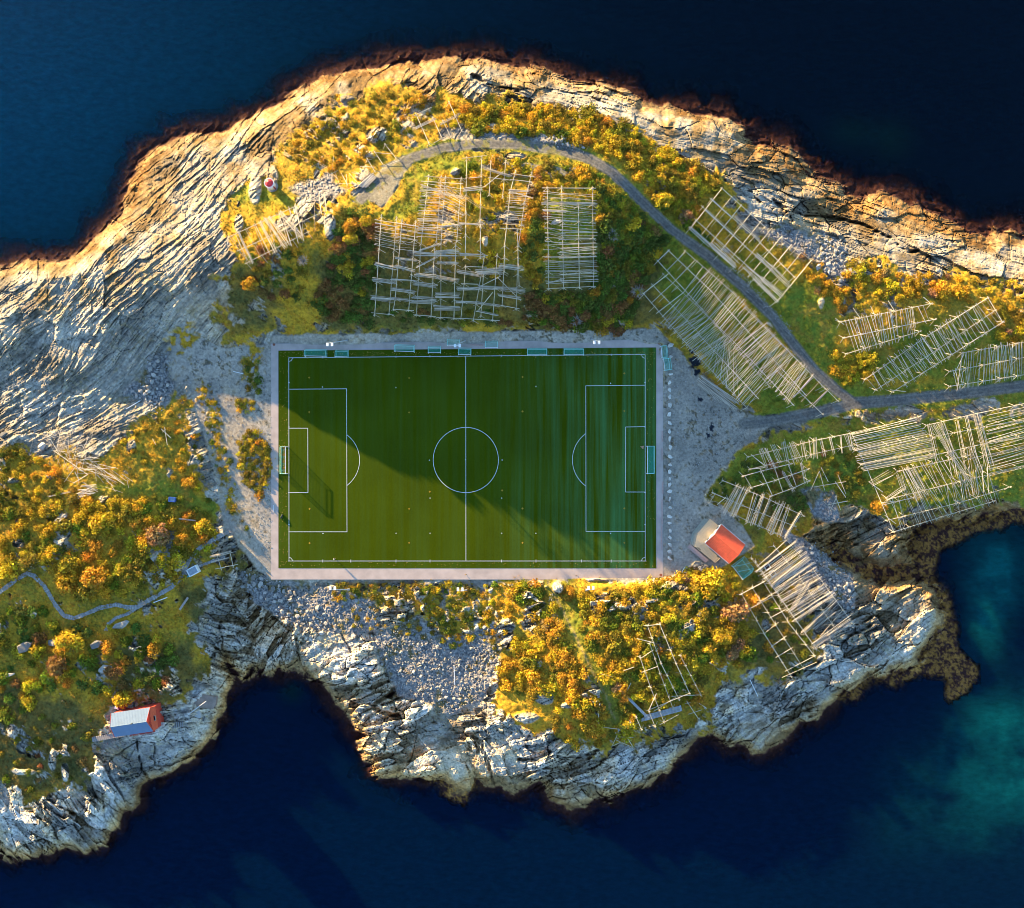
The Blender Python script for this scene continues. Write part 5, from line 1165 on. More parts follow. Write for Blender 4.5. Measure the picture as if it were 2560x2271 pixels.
R.poles((1065, 1000, 1080, 1340), (1330, 930, 1330, 1280), 30, .7); R.poles((500, 1470, 1080, 1330), (560, 1650, 1150, 1480), 34, .7); R.poles((540, 1300, 900, 1210), (620, 1470, 1000, 1370), 22, .7); R.poles((820, 1210, 1060, 1160), (880, 1480, 1080, 1420), 22, .7, split=1)
# 19 sea-cliff frame
R = Rack('derelict weathered rack frame on the cliff edge at the bottom, without poles', T5, 2.6, c=(960, 800))
R.rail((850, 440, 940, 690), (940, 690, 1060, 930), (932, 430, 1040, 690), (1040, 690, 1130, 890), (800, 650, 870, 850), (870, 850, 960, 1080), (1070, 640, 1205, 900), (865, 560, 935, 760), (935, 760, 1020, 990), (775, 1050, 810, 1130), (860, 1010, 900, 1110), step=3.6)
R.beam((830, 440, 940, 430), (800, 660, 890, 600), (810, 750, 920, 710), (860, 1000, 1130, 890), (890, 1010, 1040, 915), (1010, 910, 1200, 900), (930, 1100, 1060, 1030), (860, 1000, 910, 890), (690, 740, 760, 715), (780, 525, 900, 555))
# 20 fallen frames NW of the track
R = Rack('collapsed rack frame on the orange heath above the track bend', TT, 2.0, c=(480, 540))
R.rail((360, 480, 440, 660), (465, 500, 520, 620), (570, 400, 650, 580), (530, 520, 580, 620), step=5); R.beam((345, 485, 460, 430), (470, 660, 560, 610)); R.bundle(360, 560, 480, 505, 14, 5); R.bundle(510, 540, 635, 475, 12, 3)
R = Rack('broken rack frame beside the white boulder at the track bend', T1, 1.6, c=(1370, 600))
R.rail((1320, 545, 1390, 650), (1400, 490, 1480, 590), (1265, 600, 1320, 690), step=5); R.bundle(1370, 655, 1520, 595, 10, 3); R.beam((1210, 655, 1320, 660), (1320, 550, 1450, 560))
R = Rack('tangle of fallen poles on the rocky ground below the orange heath', T1, .8, c=(1000, 720), name='pole_heap', cat='pole heap', legs=False)
R.tangle([(900, 650), (1000, 740), (1100, 760), (1180, 740), (960, 690)], 22, 140)
R = Rack('neat stack of pale planks beside the turning place of the track', T1, .5, c=(1260, 760), name='plank_stack', cat='plank stack', legs=False)
for i in range(9): R.bundle(1200 + i * 7 - 4, 800 + i * 2, 1300 + i * 4, 708 + i * 4, 2, 2, dz=-.1, r=(1.3, 1.7))
R = Rack('long stack of grey poles at the edge of the gravel yard', T3, .5, c=(760, 1510), name='pole_stack', cat='pole stack', legs=False)
R.bundle(650, 1420, 885, 1590, 60, 20, dz=0, r=(1, 1.5)); R.bundle(640, 1455, 780, 1570, 10, 3, dz=-.2); R.bundle(780, 1540, 880, 1620, 14, 4, dz=-.2)
R = Rack('collapsed drying rack, white poles strewn over the rocks of the west hill', TL, .8, c=(560, 420), name='pole_heap', cat='pole heap', legs=False)
R.tangle([(400, 330), (450, 380), (520, 400), (600, 380), (560, 450), (490, 330)], 46, 190, .9); R.tangle([(650, 470), (700, 500), (760, 530), (820, 560)], 40, 130, .9, .6)
R.beam((380, 360, 620, 530), (560, 480, 820, 560), (340, 250, 430, 400), (430, 215, 400, 360), (520, 590, 620, 530), (690, 470, 880, 600), (820, 480, 560, 500), (530, 510, 560, 570))
R = Rack('fan of grey poles stacked on the west hillside', TL, .6, c=(590, 670), name='pole_stack', cat='pole stack', legs=False)
for i in range(16): R.bundle(500 + i * 6, 720 - i * 9 + (i % 3) * 8, 640 + i * 3.4, 620 - i * 1.5 + (i % 4) * 18, 3, 2, dz=-.2, r=(.9, 1.2))
R.bundle(340, 685, 500, 650, 6, 3, dz=-.1)
R = Rack('small bare wooden frame on the grass near the white rimmed tank', TL, 1.4, c=(1590, 1140))
R.rail((1540, 1110, 1565, 1195), (1630, 1085, 1650, 1175), step=4); R.beam((1525, 1198, 1685, 1165), (1550, 1110, 1640, 1080)); R.bundle(1490, 1110, 1640, 1075, 12, 5); R.bundle(1500, 1150, 1620, 1120, 8, 3)
R = Rack('few thin sticks leaning on each other above the west hill saddle', TL, .6, c=(1160, 260), name='pole_heap', cat='pole heap', legs=False)
R.beam((1165, 195, 1185, 320), (1140, 205, 1210, 270), (1080, 275, 1105, 320), (1150, 230, 1175, 210))
R = Rack('trestle ruin of crossed poles on the bottom cliff beside the plank walkway', T5, .9, c=(690, 1190), name='pole_heap', cat='pole heap', legs=False)
for b_ in [(665, 1130, 610, 1250), (680, 1130, 755, 1250), (550, 1115, 665, 1130), (620, 1240, 740, 1180), (640, 1200, 750, 1250), (690, 1150, 700, 1220), (660, 1180, 755, 1185), (1110, 940, 1190, 1060), (1170, 940, 1245, 990), (1100, 960, 1180, 940), (1120, 1030, 1210, 1000), (520, 985, 525, 1050), (510, 1070, 560, 1140), (740, 820, 715, 870), (540, 760, 620, 780)]: R.beam(b_, dz=0)
R = Rack('fallen trestle poles on the rubble between the racks', T4, .8, c=(170, 1370), name='pole_heap', cat='pole heap', legs=False)
for b_ in [(60, 1420, 110, 1310), (110, 1310, 140, 1420), (120, 1290, 160, 1370), (80, 1400, 260, 1370), (200, 1370, 260, 1460), (215, 1330, 260, 1440), (130, 1480, 200, 1540), (160, 1500, 270, 1480), (200, 1450, 230, 1530), (170, 1540, 210, 1450)]: R.beam(b_, dz=0)
# plank walkway along the cliff
def walkway(label, T, x0, y0, x1, y1, w, n_, dz=.6):
    pa = (T[0] + x0 * T[2], T[1] + y0 * T[2]); pb = (T[0] + x1 * T[2], T[1] + y1 * T[2])
    a = gp(*pa, dz); c = gp(*pb, dz); d_ = c - a; a.z = max(a.z, c.z - .5); c.z = max(c.z, a.z - .5); d_ = c - a
    t_ = thing('walkway', label, 'walkway', a, math.atan2(d_.y, d_.x)); L_ = math.hypot(d_.x, d_.y)
    for i in range(n_): MB().box(((i + .5) * L_ / n_, 0, d_.z * (i + .5) / n_ + rnd.uniform(-.02, .02)), (L_ / n_ * .86, w, .06)).build('plank', M_GREYW2, t_)
    for s in (-1, 1): MB().tube([(0, s * w * .4, -.1), (L_, s * w * .4, d_.z - .1)], .07, 4).build('stringer', M_GREYW2, t_)
M_GREYW2 = objvar('silvered_board', (.36, .37, .38), .85, .15)
walkway('wide grey plank walkway under the derelict rack on the bottom cliff', T5, 830, 1055, 1075, 985, 1.6, 34)
walkway('narrow grey plank walkway leading left along the bottom cliff', T5, 650, 1135, 830, 1060, .9, 22)
walkway('long grey gangplank slanting down through the bushes to the cliff walkway', T5, 650, 850, 855, 1050, .7, 24)
walkway('short tilted board bridge under the derelict rack', T5, 700, 690, 860, 655, .6, 14, .5)
walkway('pale board leaning at the top of the derelict rack', T5, 885, 440, 925, 530, .4, 10, .5)

# ---------------------------------------------------------------- stones
M_STONE = objvar('loose_stone', (.24, .225, .21), .9, .3, (.46, .43, .39))
def stone_mesh(seed, flat=.75):
    r_ = random.Random(seed); bm = bmesh.new()
    for i in range(15):
        a = r_.uniform(0, 6.28); z_ = r_.uniform(-1, 1); q = math.sqrt(1 - z_ * z_) * r_.uniform(.8, 1.05)
        bm.verts.new((q * math.cos(a), q * math.sin(a) * .75, z_ * flat * r_.uniform(.7, 1)))
    h_ = bmesh.ops.convex_hull(bm, input=bm.verts); bmesh.ops.delete(bm, geom=[g for g in h_['geom_interior'] if isinstance(g, bmesh.types.BMVert)], context='VERTS')
    me = bpy.data.meshes.new('boulder'); bm.to_mesh(me); bm.free(); me.materials.append(M_STONE); return me
ST = [stone_mesh(i) for i in range(8)]
M_STONE2 = objvar('quarried_stone', (.62, .58, .52), .9, .15)
ST2 = []
for m_ in ST:
    q_ = m_.copy(); q_.materials.clear(); q_.materials.append(M_STONE2); ST2.append(q_)
def boulder(u, v, r, label, group=None, me=None, sink=.35, asp=1.0, rz=None):
    r /= PX; b0 = gp(u, v, r * (1 - sink) * .5)
    o = link('boulder', me or rnd.choice(ST), label=label, cat='boulder', group=group, loc=b0)
    o.rotation_euler = (rnd.uniform(-.3, .3), rnd.uniform(-.3, .3), rnd.uniform(0, 6.3) if rz is None else rz); o.scale = (r * asp, r, r * rnd.uniform(.7, 1)); return o
ORD = ['first', 'second', 'third', 'fourth', 'fifth', 'sixth', 'seventh', 'eighth', 'ninth', 'tenth', 'eleventh', 'twelfth', 'thirteenth', 'fourteenth']
ys = [125, 182, 265, 308, 345, 380, 420, 465, 508, 548, 585, 625, 672, 712, 746, 780, 810, 843, 882, 923, 966, 1000, 1038, 1070, 1105, 1140, 1170]
for i, y in enumerate(ys):
    u, v = Z66(1998 - (4 if y > 300 else 0) + rnd.uniform(-2, 2), y)
    lb = '%s boulder from the top end of the row beside the right path' % ORD[i] if i < 14 else '%s boulder from the bottom end of the row beside the right path' % ORD[26 - i]
    boulder(u, v, rnd.uniform(6.0, 8.5), lb, 'boulders lined up along the right path', me=ST2[i % 8], sink=.1)
for u, v, r, lb, asp in [(302, 1563, 19, 'smooth dark whaleback boulder just below the stone path', 1.7), (84, 1537, 13, 'grey boulder among green bushes under the left end of the stone path', 1.2), (130, 1609, 20, 'large angular grey boulder left of the golden tree', 1.0),
    (262, 1672, 20, 'tall slate grey boulder standing in shade above the red cabin', 1.25), (238, 1612, 18, 'bluish boulder right of the golden tree', 1.4), (60, 1618, 24, 'pale grey rock block at the left edge among bushes', 1.3), (25, 1685, 16, 'light grey boulder at the left edge of the picture', 1.1),
    (105, 1116, 17, 'round white boulder at the left end of the pole heap', 1.1), (8, 1088, 14, 'flat pale boulder at the left edge beside the rock slabs', 1.2),
    (586, 1366, 9, 'squarish pale stone at the end of the gravel beside the stone path', 1), (386, 1972, 9, 'pale rock awash in the sea off the bottom left point', 1), (406, 1988, 7, 'small rock awash beside the larger one off the point', 1),
    (2045, 668, 13, 'white boulder at the rubble heap beyond the grid rack', 1), (1135, 432, 12, 'pale boulder inside the half empty rack', 1),
    (1390, 555, 13, 'grey boulder under the tall rectangular rack', 1.5), (120, 1290, 8, 'small white boulder on the golden west hillside', 1), (1211, 1569, 10, 'white stone at the right edge of the scrub below the pitch', 1), (1274, 1599, 9, 'white stone beside the golden thicket at the edge of the scree', 1), (1553, 505, 9, 'light grey boulder in the dark bushes below the track', 1.2),
    (1960, 998, 6, 'white block on the road junction verge', 1), (2095, 1553, 9, 'oval pale boulder on the beach of the narrow inlet', 1.3)]:
    boulder(u, v, r * .78, lb, asp=asp, rz=.4, sink=.55)
def inpoly(u, v, poly):
    c = False; n_ = len(poly)
    for i in range(n_):
        a, b_ = poly[i], poly[(i + 1) % n_]
        if (a[1] > v) != (b_[1] > v) and u < (b_[0] - a[0]) * (v - a[1]) / (b_[1] - a[1]) + a[0]: c = not c
    return c
def sample(poly, n, dmin, tries=40):
    us_ = [p[0] for p in poly]; vs_ = [p[1] for p in poly]; out = []; cell = {}
    for k in range(n * tries):
        if len(out) >= n: break
        u, v = rnd.uniform(min(us_), max(us_)), rnd.uniform(min(vs_), max(vs_))
        if not inpoly(u, v, poly): continue
        cx, cy = int(u // dmin), int(v // dmin); ok = True
        for i in (-1, 0, 1):
            for j in (-1, 0, 1):
                for (a, b_) in cell.get((cx + i, cy + j), ()):
                    if (a - u) ** 2 + (b_ - v) ** 2 < dmin * dmin: ok = False
        if ok: out.append((u, v)); cell.setdefault((cx, cy), []).append((u, v))
    return out
RUBR = [
 ([(960, 1580), (1100, 1600), (1230, 1560), (1245, 1640), (1200, 1740), (1130, 1770), (1000, 1730), (945, 1650)], 95, 900, 'stones of the scree below the pitch', 'grey stone on the scree below the pitch', (3.2, 6.5)),
 ([(590, 1420), (640, 1440), (740, 1480), (810, 1530), (830, 1590), (740, 1570), (640, 1500), (600, 1460)], 70, 350, 'stones of the bank at the lower left pitch corner', 'pale block by the lower left pitch corner', (4, 10)),
 ([(2000, 1350), (2060, 1380), (2110, 1430), (2140, 1530), (2080, 1500), (2030, 1420)], 40, 260, 'stones on the inlet beach', 'rounded grey stone on the inlet beach', (4, 7.5)),
 ([(2045, 590), (2100, 610), (2130, 680), (2090, 710), (2060, 670)], 35, 200, 'stones of the white rubble heap', 'white jagged stone beyond the grid rack', (4, 8)),
 ([(375, 890), (420, 880), (425, 960), (400, 1020), (365, 1010), (330, 1000), (370, 950)], 45, 220, 'stones at the foot of the bare rock', 'stone in the heap where bare rock meets gravel', (4, 8)),
 ([(1385, 345), (1462, 358), (1460, 372), (1360, 352)], 14, 60, 'stones above the track', 'white stone above the track on the hill', (4, 6.5)),
]
allv = []; allf = []
def bake(me, M):
    n_ = len(allv); allv.extend([tuple(M @ v.co) for v in me.vertices])
    for p in me.polygons:
        vs_ = list(p.vertices)
        for i in range(1, len(vs_) - 1): allf.append((n_ + vs_[0], n_ + vs_[i], n_ + vs_[i + 1]))
for poly, nb_, ns, grp, lb, (r0, r1) in RUBR:
    for (u, v) in sample(poly, nb_, r1 * 1.35):
        us_ = [p[0] for p in poly]; vs_ = [p[1] for p in poly]; r = rnd.uniform(r0, r1)
        a = ['upper', 'middle', 'lower'][min(2, int((v - min(vs_)) / (max(vs_) - min(vs_)) * 3))]; b_ = ['left', 'centre', 'right'][min(2, int((u - min(us_)) / (max(us_) - min(us_)) * 3))]
        boulder(u, v, r, ('larger ' if r > (r0 + r1) / 2 else 'smaller ') + lb + ', %s %s part' % (a, b_), grp)
    for (u, v) in sample(poly, ns, 3.0):
        r = rnd.uniform(1.4, r0) / PX; b0 = gp(u + rnd.gauss(0, 9), v + rnd.gauss(0, 9), .1)
        bake(rnd.choice(ST), Matrix.Translation(b0) @ Matrix.Rotation(rnd.uniform(0, 6.3), 4, 'Z') @ Matrix.Diagonal((r, r, r * .8, 1)))
for poly, ns in [([(1000, 1640), (1300, 1500), (1220, 1460), (800, 1460), (780, 1500)], 500), ([(1790, 1390), (1990, 1400), (2120, 1560), (2040, 1560)], 120), ([(1880, 590), (2050, 600), (2060, 660), (1950, 620)], 160), ([(1650, 870), (1760, 950), (1860, 1040), (1760, 1200), (1700, 1440), (1660, 1440)], 350), ([(430, 900), (680, 870), (680, 1400), (560, 1300), (480, 1000)], 700), ([(1380, 1480), (1400, 1560), (1395, 1600), (1370, 1500)], 60), ([(1860, 690), (1990, 830), (1975, 840), (1850, 710)], 120), ([(1820, 660), (1880, 700), (1870, 720), (1810, 680)], 60)]:
    for (u, v) in sample(poly, ns, 3.5):
        r = rnd.uniform(.8, 2.6) / PX; b0 = gp(u, v, .03)
        bake(rnd.choice(ST), Matrix.Translation(b0) @ Matrix.Rotation(rnd.uniform(0, 6.3), 4, 'Z') @ Matrix.Diagonal((r, r, r * .7, 1)))
SPATH = [(-60, 1520), (0, 1480), (40, 1450), (67, 1434), (85, 1440), (110, 1465), (125, 1490), (140, 1515), (160, 1540), (185, 1546), (215, 1535), (250, 1520), (290, 1512), (320, 1519), (345, 1518), (365, 1505), (395, 1488), (430, 1468), (450, 1448), (465, 1420), (475, 1395), (500, 1370), (540, 1345), (575, 1328)]
SP2 = [(342, 1520), (320, 1535), (290, 1545), (272, 1560), (265, 1575)]
vv = []; ff = []
def ribbon(pts, w):
    fine = []
    for i in range(len(pts) - 1):
        n_ = max(1, int(math.hypot(pts[i + 1][0] - pts[i][0], pts[i + 1][1] - pts[i][1]) / 6))
        for k in range(n_): fine.append((pts[i][0] + (pts[i + 1][0] - pts[i][0]) * k / n_, pts[i][1] + (pts[i + 1][1] - pts[i][1]) * k / n_))
    fine.append(pts[-1])
    for i, p in enumerate(fine):
        a = fine[max(0, i - 1)]; b_ = fine[min(len(fine) - 1, i + 1)]; d_ = math.hypot(b_[0] - a[0], b_[1] - a[1]); nx, ny = -(b_[1] - a[1]) / d_, (b_[0] - a[0]) / d_
        ww = w * rnd.uniform(.85, 1.15); zc = max(gp(p[0] + nx * k * ww, p[1] + ny * k * ww).z for k in (-1, 0, 1)) + .12
        for k in (-1, 1): vv.append(W(p[0] + nx * k * ww, p[1] + ny * k * ww, zc))
        for k in (-1, 1): vv.append(W(p[0] + nx * k * ww, p[1] + ny * k * ww, zc - .8))
        if i:
            n_ = len(vv) - 8; ff.append((n_, n_ + 1, n_ + 5, n_ + 4)); ff.append((n_ + 2, n_, n_ + 4, n_ + 6)); ff.append((n_ + 1, n_ + 3, n_ + 7, n_ + 5))
        for k in (-.6, 0, .6):
            r = rnd.uniform(.28, .45); b0 = W(p[0] + nx * k * ww + rnd.uniform(-1, 1), p[1] + ny * k * ww, zc)
            bake(rnd.choice(ST), Matrix.Translation(b0) @ Matrix.Rotation(rnd.uniform(0, 6.3), 4, 'Z') @ Matrix.Diagonal((r, r, .12, 1)))
ribbon(SPATH, 5.0); ribbon(SP2, 3.5); ribbon([(465, 1435), (500, 1415), (540, 1400), (560, 1392)], 3)
link('stone_path', mesh_np('stone_path', np.array([tuple(p) for p in vv]), np.array(ff), simple('path_fill', (.27, .25, .23), .9, .25, 1.5)), kind='structure')
link('small_stones', mesh_np('small_stones', np.array(allv), np.array(allf), simple('grey_stone', (.30, .28, .265), .9, .45, .9)), kind='stuff', label='small grey stones scattered over scree, gravel and paths', cat='stones')

# ---------------------------------------------------------------- shrubs
def leaf_mat(name, use_obj=True):
    m, t, b = nodemat(name); b.inputs['Roughness'].default_value = .75; b.inputs['Specular IOR Level'].default_value = .2
    a = t.nodes.new('ShaderNodeAttribute'); a.attribute_name = 'Col'
    src = a.outputs['Color']
    if use_obj:
        oi = t.nodes.new('ShaderNodeObjectInfo'); mx = t.nodes.new('ShaderNodeMix'); mx.data_type = 'RGBA'; mx.blend_type = 'MULTIPLY'; mx.inputs[0].default_value = 1
        t.links.new(oi.outputs['Color'], mx.inputs[6]); t.links.new(a.outputs['Color'], mx.inputs[7]); src = mx.outputs[2]
    t.links.new(src, b.inputs['Base Color'])
    tr = t.nodes.new('ShaderNodeBsdfTranslucent'); t.links.new(src, tr.inputs[0]); ms = t.nodes.new('ShaderNodeMixShader'); ms.inputs[0].default_value = .3
    t.links.new(b.outputs[0], ms.inputs[1]); t.links.new(tr.outputs[0], ms.inputs[2]); t.links.new(ms.outputs[0], t.nodes['Material Output'].inputs['Surface'])
    return m
M_LEAF = leaf_mat('shrub_leaves')
def leaf_quads(cen, nrm, size, g):
    n_ = len(cen); a = g.normal(size=(n_, 3)); t1 = np.cross(nrm, a); t1 /= np.linalg.norm(t1, axis=1)[:, None] + 1e-9; t2 = np.cross(nrm, t1)
    s = size[:, None]; asp = g.uniform(.6, 1, (n_, 1))
    bend = nrm * s * .35
    V = np.stack([cen - t1 * s - t2 * s * asp * .5, cen + t1 * s * .3 - t2 * s * asp + bend, cen + t1 * s + t2 * s * asp * .4, cen - t1 * s * .3 + t2 * s * asp + bend], 1)
    return V.reshape(-1, 3)
def shrub_mesh(seed, nleaf=430, lobes=11, flat=.8):
    g = np.random.default_rng(seed); cs = []; asp = g.uniform(.5, 1); lobes = int(lobes * g.uniform(.7, 1.4))
    for i in range(lobes):
        a = g.uniform(0, 6.28); q = .68 * math.sqrt(g.uniform(0, 1)) if i else 0; q *= g.uniform(.8, 1.35); cs.append((q * math.cos(a), q * math.sin(a) * asp, max(.02, .5 * flat * (1 - q * q)) + g.uniform(-.08, .22), g.uniform(.18, .44)))
    V = []; Cc = []
    for (x_, y_, z_, r) in cs:
        k = int(nleaf / lobes); d = g.normal(size=(k, 3)); d[:, 2] = np.abs(d[:, 2]) * 1.1 - .35; d /= np.linalg.norm(d, axis=1)[:, None]
        cen = np.array([x_, y_, z_]) + d * r * g.uniform(.55, 1.12, (k, 1)); cen[:, 2] = np.maximum(cen[:, 2], .02)
        nn = d + g.normal(size=(k, 3)) * .55; nn /= np.linalg.norm(nn, axis=1)[:, None]
        V.append(leaf_quads(cen, nn, g.uniform(.055, .11, k), g))
        tone = (g.uniform(.78, 1.2) * g.uniform(.7, 1.3, k)); hue = g.uniform(-.12, .12) + g.normal(0, .07, k)
        c = np.stack([tone * (1 + hue * .3), tone * (1 - hue), tone * np.ones(k), np.ones(k)], 1); Cc.append(np.repeat(c, 4, 0))
    k = 60; a = g.uniform(0, 6.28, k); q = np.sqrt(g.uniform(0, .75, k)); cen = np.stack([q * np.cos(a), q * np.sin(a), g.uniform(.05, .35, k) * flat], 1)
    V.append(leaf_quads(cen, np.tile([0, 0, 1.], (k, 1)), g.uniform(.09, .15, k), g)); tn = g.uniform(.5, .8, k); Cc.append(np.repeat(np.stack([tn, tn, tn, np.ones(k)], 1), 4, 0))
    V = np.concatenate(V); Cc = np.concatenate(Cc); F = np.arange(len(V)).reshape(-1, 4)
    return mesh_np('shrub', V, F, M_LEAF, {'Col': Cc})
SH = [shrub_mesh(100 + i) for i in range(14)]
PAL = {'golden': (.60, .42, .028), 'orange': (.60, .33, .03), 'green': (.20, .23, .02), 'dark_green': (.15, .20, .03), 'russet': (.34, .17, .05), 'tan': (.44, .25, .10), 'olive': (.30, .23, .025)}
counts = {}
XV = []; XC = []
def shrub(u, v, r, kind, label, group=None, force=False):
    rm = r / PX; z_ = float(zt(u, v))
    if z_ < SEA + .8 or float(look(TRAIL, u, v)) < r * .8 + 4: return
    if min(float(look(F_ROAD, u, v)) - 13, float(look(F_ROAD2, u, v)) - 15) < r * .75: return
    c0 = PAL[kind]; j = rnd.uniform(.8, 1.2); c = (c0[0] * j * rnd.uniform(.9, 1.1), c0[1] * j * rnd.uniform(.85, 1.15), c0[2] * j)
    me = rnd.choice(SH); hz_ = rnd.uniform(.55, 1.0)
    name = kind + '_shrub'
    if r < 8.5 and not force or (counts.get(name, 0) >= 290 and not force):
        M = Matrix.Translation(W(u, v, z_ - .1)) @ Matrix.Rotation(rnd.uniform(0, 6.3), 4, 'Z') @ Matrix.Diagonal((rm, rm, rm * hz_, 1))
        n_ = len(me.vertices); co = np.empty(n_ * 3, np.float32); me.vertices.foreach_get('co', co); co = co.reshape(-1, 3)
        ca = np.empty(n_ * 4, np.float32); me.attributes['Col'].data.foreach_get('color', ca); ca = ca.reshape(-1, 4).copy()
        sel = np.repeat(np.random.default_rng(len(XV)).random(n_ // 4) < (.35 if r < 8.5 else .8), 4)
        MM = np.array(M); XV.append(co[sel] @ MM[:3, :3].T + MM[:3, 3]); ca[:, :3] *= np.array(c); XC.append(ca[sel]); return
    counts[name] = counts.get(name, 0) + 1
    o = link(name, me, label=label, cat='shrub', group=group, loc=W(u, v, z_ - .1)); o.rotation_euler = (0, 0, rnd.uniform(0, 6.3)); o.scale = (rm * rnd.uniform(.9, 1.1), rm, rm * hz_); o.color = (*c, 1)
def tree(u, v, r, kind, label, h=2.2):
    """bush-like small tree: trunk, limbs and crown"""
    rm = r / PX; b0 = gp(u, v, -.1); t_ = thing('small_tree', label, 'tree', b0)
    m_ = MB().tube([(0, 0, 0), (.05, .03, h * .5), (0, 0, h)], .16, 6, .09)
    for k in range(5):
        a = k * 1.26 + rnd.random(); m_.tube([(0, 0, h * .45), (rm * .35 * math.cos(a), rm * .35 * math.sin(a), h * .9), (rm * .7 * math.cos(a), rm * .7 * math.sin(a), h * 1.25)], .08, 5, .03)
    m_.build('trunk', M_BARK, t_)
    c0 = PAL[kind]; me = shrub_mesh(rnd.randrange(9999), 900, 20, .9)
    o = link('crown', me, t_); o.location = (0, 0, h * .55); o.scale = (rm, rm, rm * .85); o.color = (*c0, 1)
M_BARK = simple('bark', (.16, .11, .07), .9, .3, 6)
for u, v, r, k, lb, h in [(475, 1208, 19, 'orange', 'solitary round orange tree on the grass near the gravel edge', 1.6), (628, 712, 24, 'orange', 'orange tree ringed by dark russet bushes under the headland rack', 1.8), (877, 572, 21, 'orange', 'bright orange tree left of the hill racks', 1.8), (917, 556, 17, 'golden', 'golden tree between the bright orange tree and the leftmost hill rack', 1.8),
    (1797, 1588, 27, 'golden', 'round golden tree standing clear in the brown hollow above the bottom cliff', 2), (1826, 1636, 17, 'tan', 'small pinkish tan tree beside the round golden tree', 1.4), (1838, 1525, 38, 'tan', 'large tan crowned tree right of the golden thicket below the clubhouse', 2), (1780, 1450, 44, 'golden', 'big golden tree directly below the clubhouse deck', 2.4),
    (2189, 1268, 23, 'orange', 'vivid orange tree at the corner of the largest drying rack', 1.8), (186, 1600, 37, 'golden', 'large golden tree with orange patches below the stone path', 2.2), (400, 1335, 33, 'tan', 'big pinkish orange tree above the curve of the stone path', 2.2), (515, 1315, 24, 'golden', 'golden tree at the right end of the west hill bushes', 1.8), (460, 1350, 20, 'orange', 'orange tree between the tan tree and the golden tree', 1.8),
    (313, 1745, 26, 'golden', 'golden centred green tree directly above the red cabin roof', 2), (292, 1675, 24, 'russet', 'dark russet tree with orange edge above the cabin', 2), (147, 1660, 30, 'russet', 'wide russet tree left of the slate grey boulder', 2), (260, 1305, 30, 'golden', 'yellow green tree on top of the west hill', 2), (245, 1440, 36, 'orange', 'broad orange tree in the middle of the west hill', 2.2),
    (1372, 1553, 15, 'orange', 'small reddish tree beside the low stone row', 1.4), (1462, 790, 18, 'russet', 'red tinged tree at the foot of the hill near the rock ledge', 1.6), (880, 600, 18, 'golden', 'tall golden tree at the left corner of the leftmost hill rack', 2), (1712, 545, 22, 'tan', 'pale orange tree between the track and the open grid rack', 1.8), (1655, 505, 24, 'golden', 'golden tree at the right side of the gravel track', 2)]:
    tree(u, v, r, k, lb, h)
def bare(u, v, r, label):
    b0 = gp(u, v, 0); t_ = link('bare_shrub', None); bpy.data.objects.remove(t_); m_ = MB(); rm = r / PX
    for k in range(26):
        a = rnd.uniform(0, 6.28); q = rm * rnd.uniform(.5, 1); h_ = rm * rnd.uniform(.5, 1.2); p1 = (q * .5 * math.cos(a), q * .5 * math.sin(a), h_ * .6); p2 = (q * math.cos(a + .3), q * math.sin(a + .3), h_)
        m_.tube([(0, 0, 0), p1, p2], .06, 4, .03); m_.tube([p1, (q * .9 * math.cos(a - .4), q * .9 * math.sin(a - .4), h_ * .9)], .04, 4, .02)
    m_.build('bare_shrub', simple('bare_twigs', (.38, .32, .29), .9, .1), label=label, cat='shrub', loc=b0)
bare(1530, 592, 19, 'leafless grey shrub among dark bushes below the track'); bare(1592, 735, 22, 'leafless brown shrub beside the end of the longest rack'); bare(1440, 805, 20, 'leafless shrub at the rock ledge above the pitch'); bare(760, 655, 16, 'leafless shrub on the shaded hillside below the headland rack')

def sector(fu, fv):
    a = ['upper', 'middle', 'lower'][min(2, int(fv * 3))]; b_ = ['left', 'centre', 'right'][min(2, int(fu * 3))]
    return (a + ' ' + b_) if not (a == 'middle' and b_ == 'centre') else 'dead centre'
def field(poly, n, rr, dmin, weights, where, grad=None):
    ks = list(weights); 
    for (u, v) in sample(poly, n, dmin, 30):
        w = dict(weights)
        if grad: w = grad(u, v, w)
        nz_ = float(fbm(np.array((u - CU) / PX / 7), np.array((v - CV) / PX / 7), 777, 2))
        w = dict(w)
        for k_ in w:
            if k_ in ('orange', 'russet', 'tan'): w[k_] *= max(.05, .4 + 2.4 * nz_)
            if k_ in ('green', 'olive', 'dark_green'): w[k_] *= max(.25, 1.1 - 2.2 * nz_)
        k = rnd.choices(list(w), list(w.values()))[0]; r = rnd.uniform(*rr) * 1.15 * (1.3 if rnd.random() < .15 else 1)
        nm = {'golden': 'golden yellow', 'orange': 'orange', 'green': 'green', 'dark_green': 'dark green', 'russet': 'russet brown', 'tan': 'pale tan', 'olive': 'olive yellow'}[k]
        us_ = [p[0] for p in poly]; vs_ = [p[1] for p in poly]; fu = (u - min(us_)) / (max(us_) - min(us_)); fv = (v - min(vs_)) / (max(vs_) - min(vs_))
        sz = 'large' if r > rr[0] + .66 * (rr[1] - rr[0]) else ('small' if r < rr[0] + .33 * (rr[1] - rr[0]) else 'medium')
        shrub(u, v, r, k, '%s %s shrub, %s, %s' % (sz, nm, sector(fu, fv), where), '%s shrubs %s' % (nm, where))
GOLD = {'golden': 6, 'orange': 2, 'olive': 3, 'green': 1}
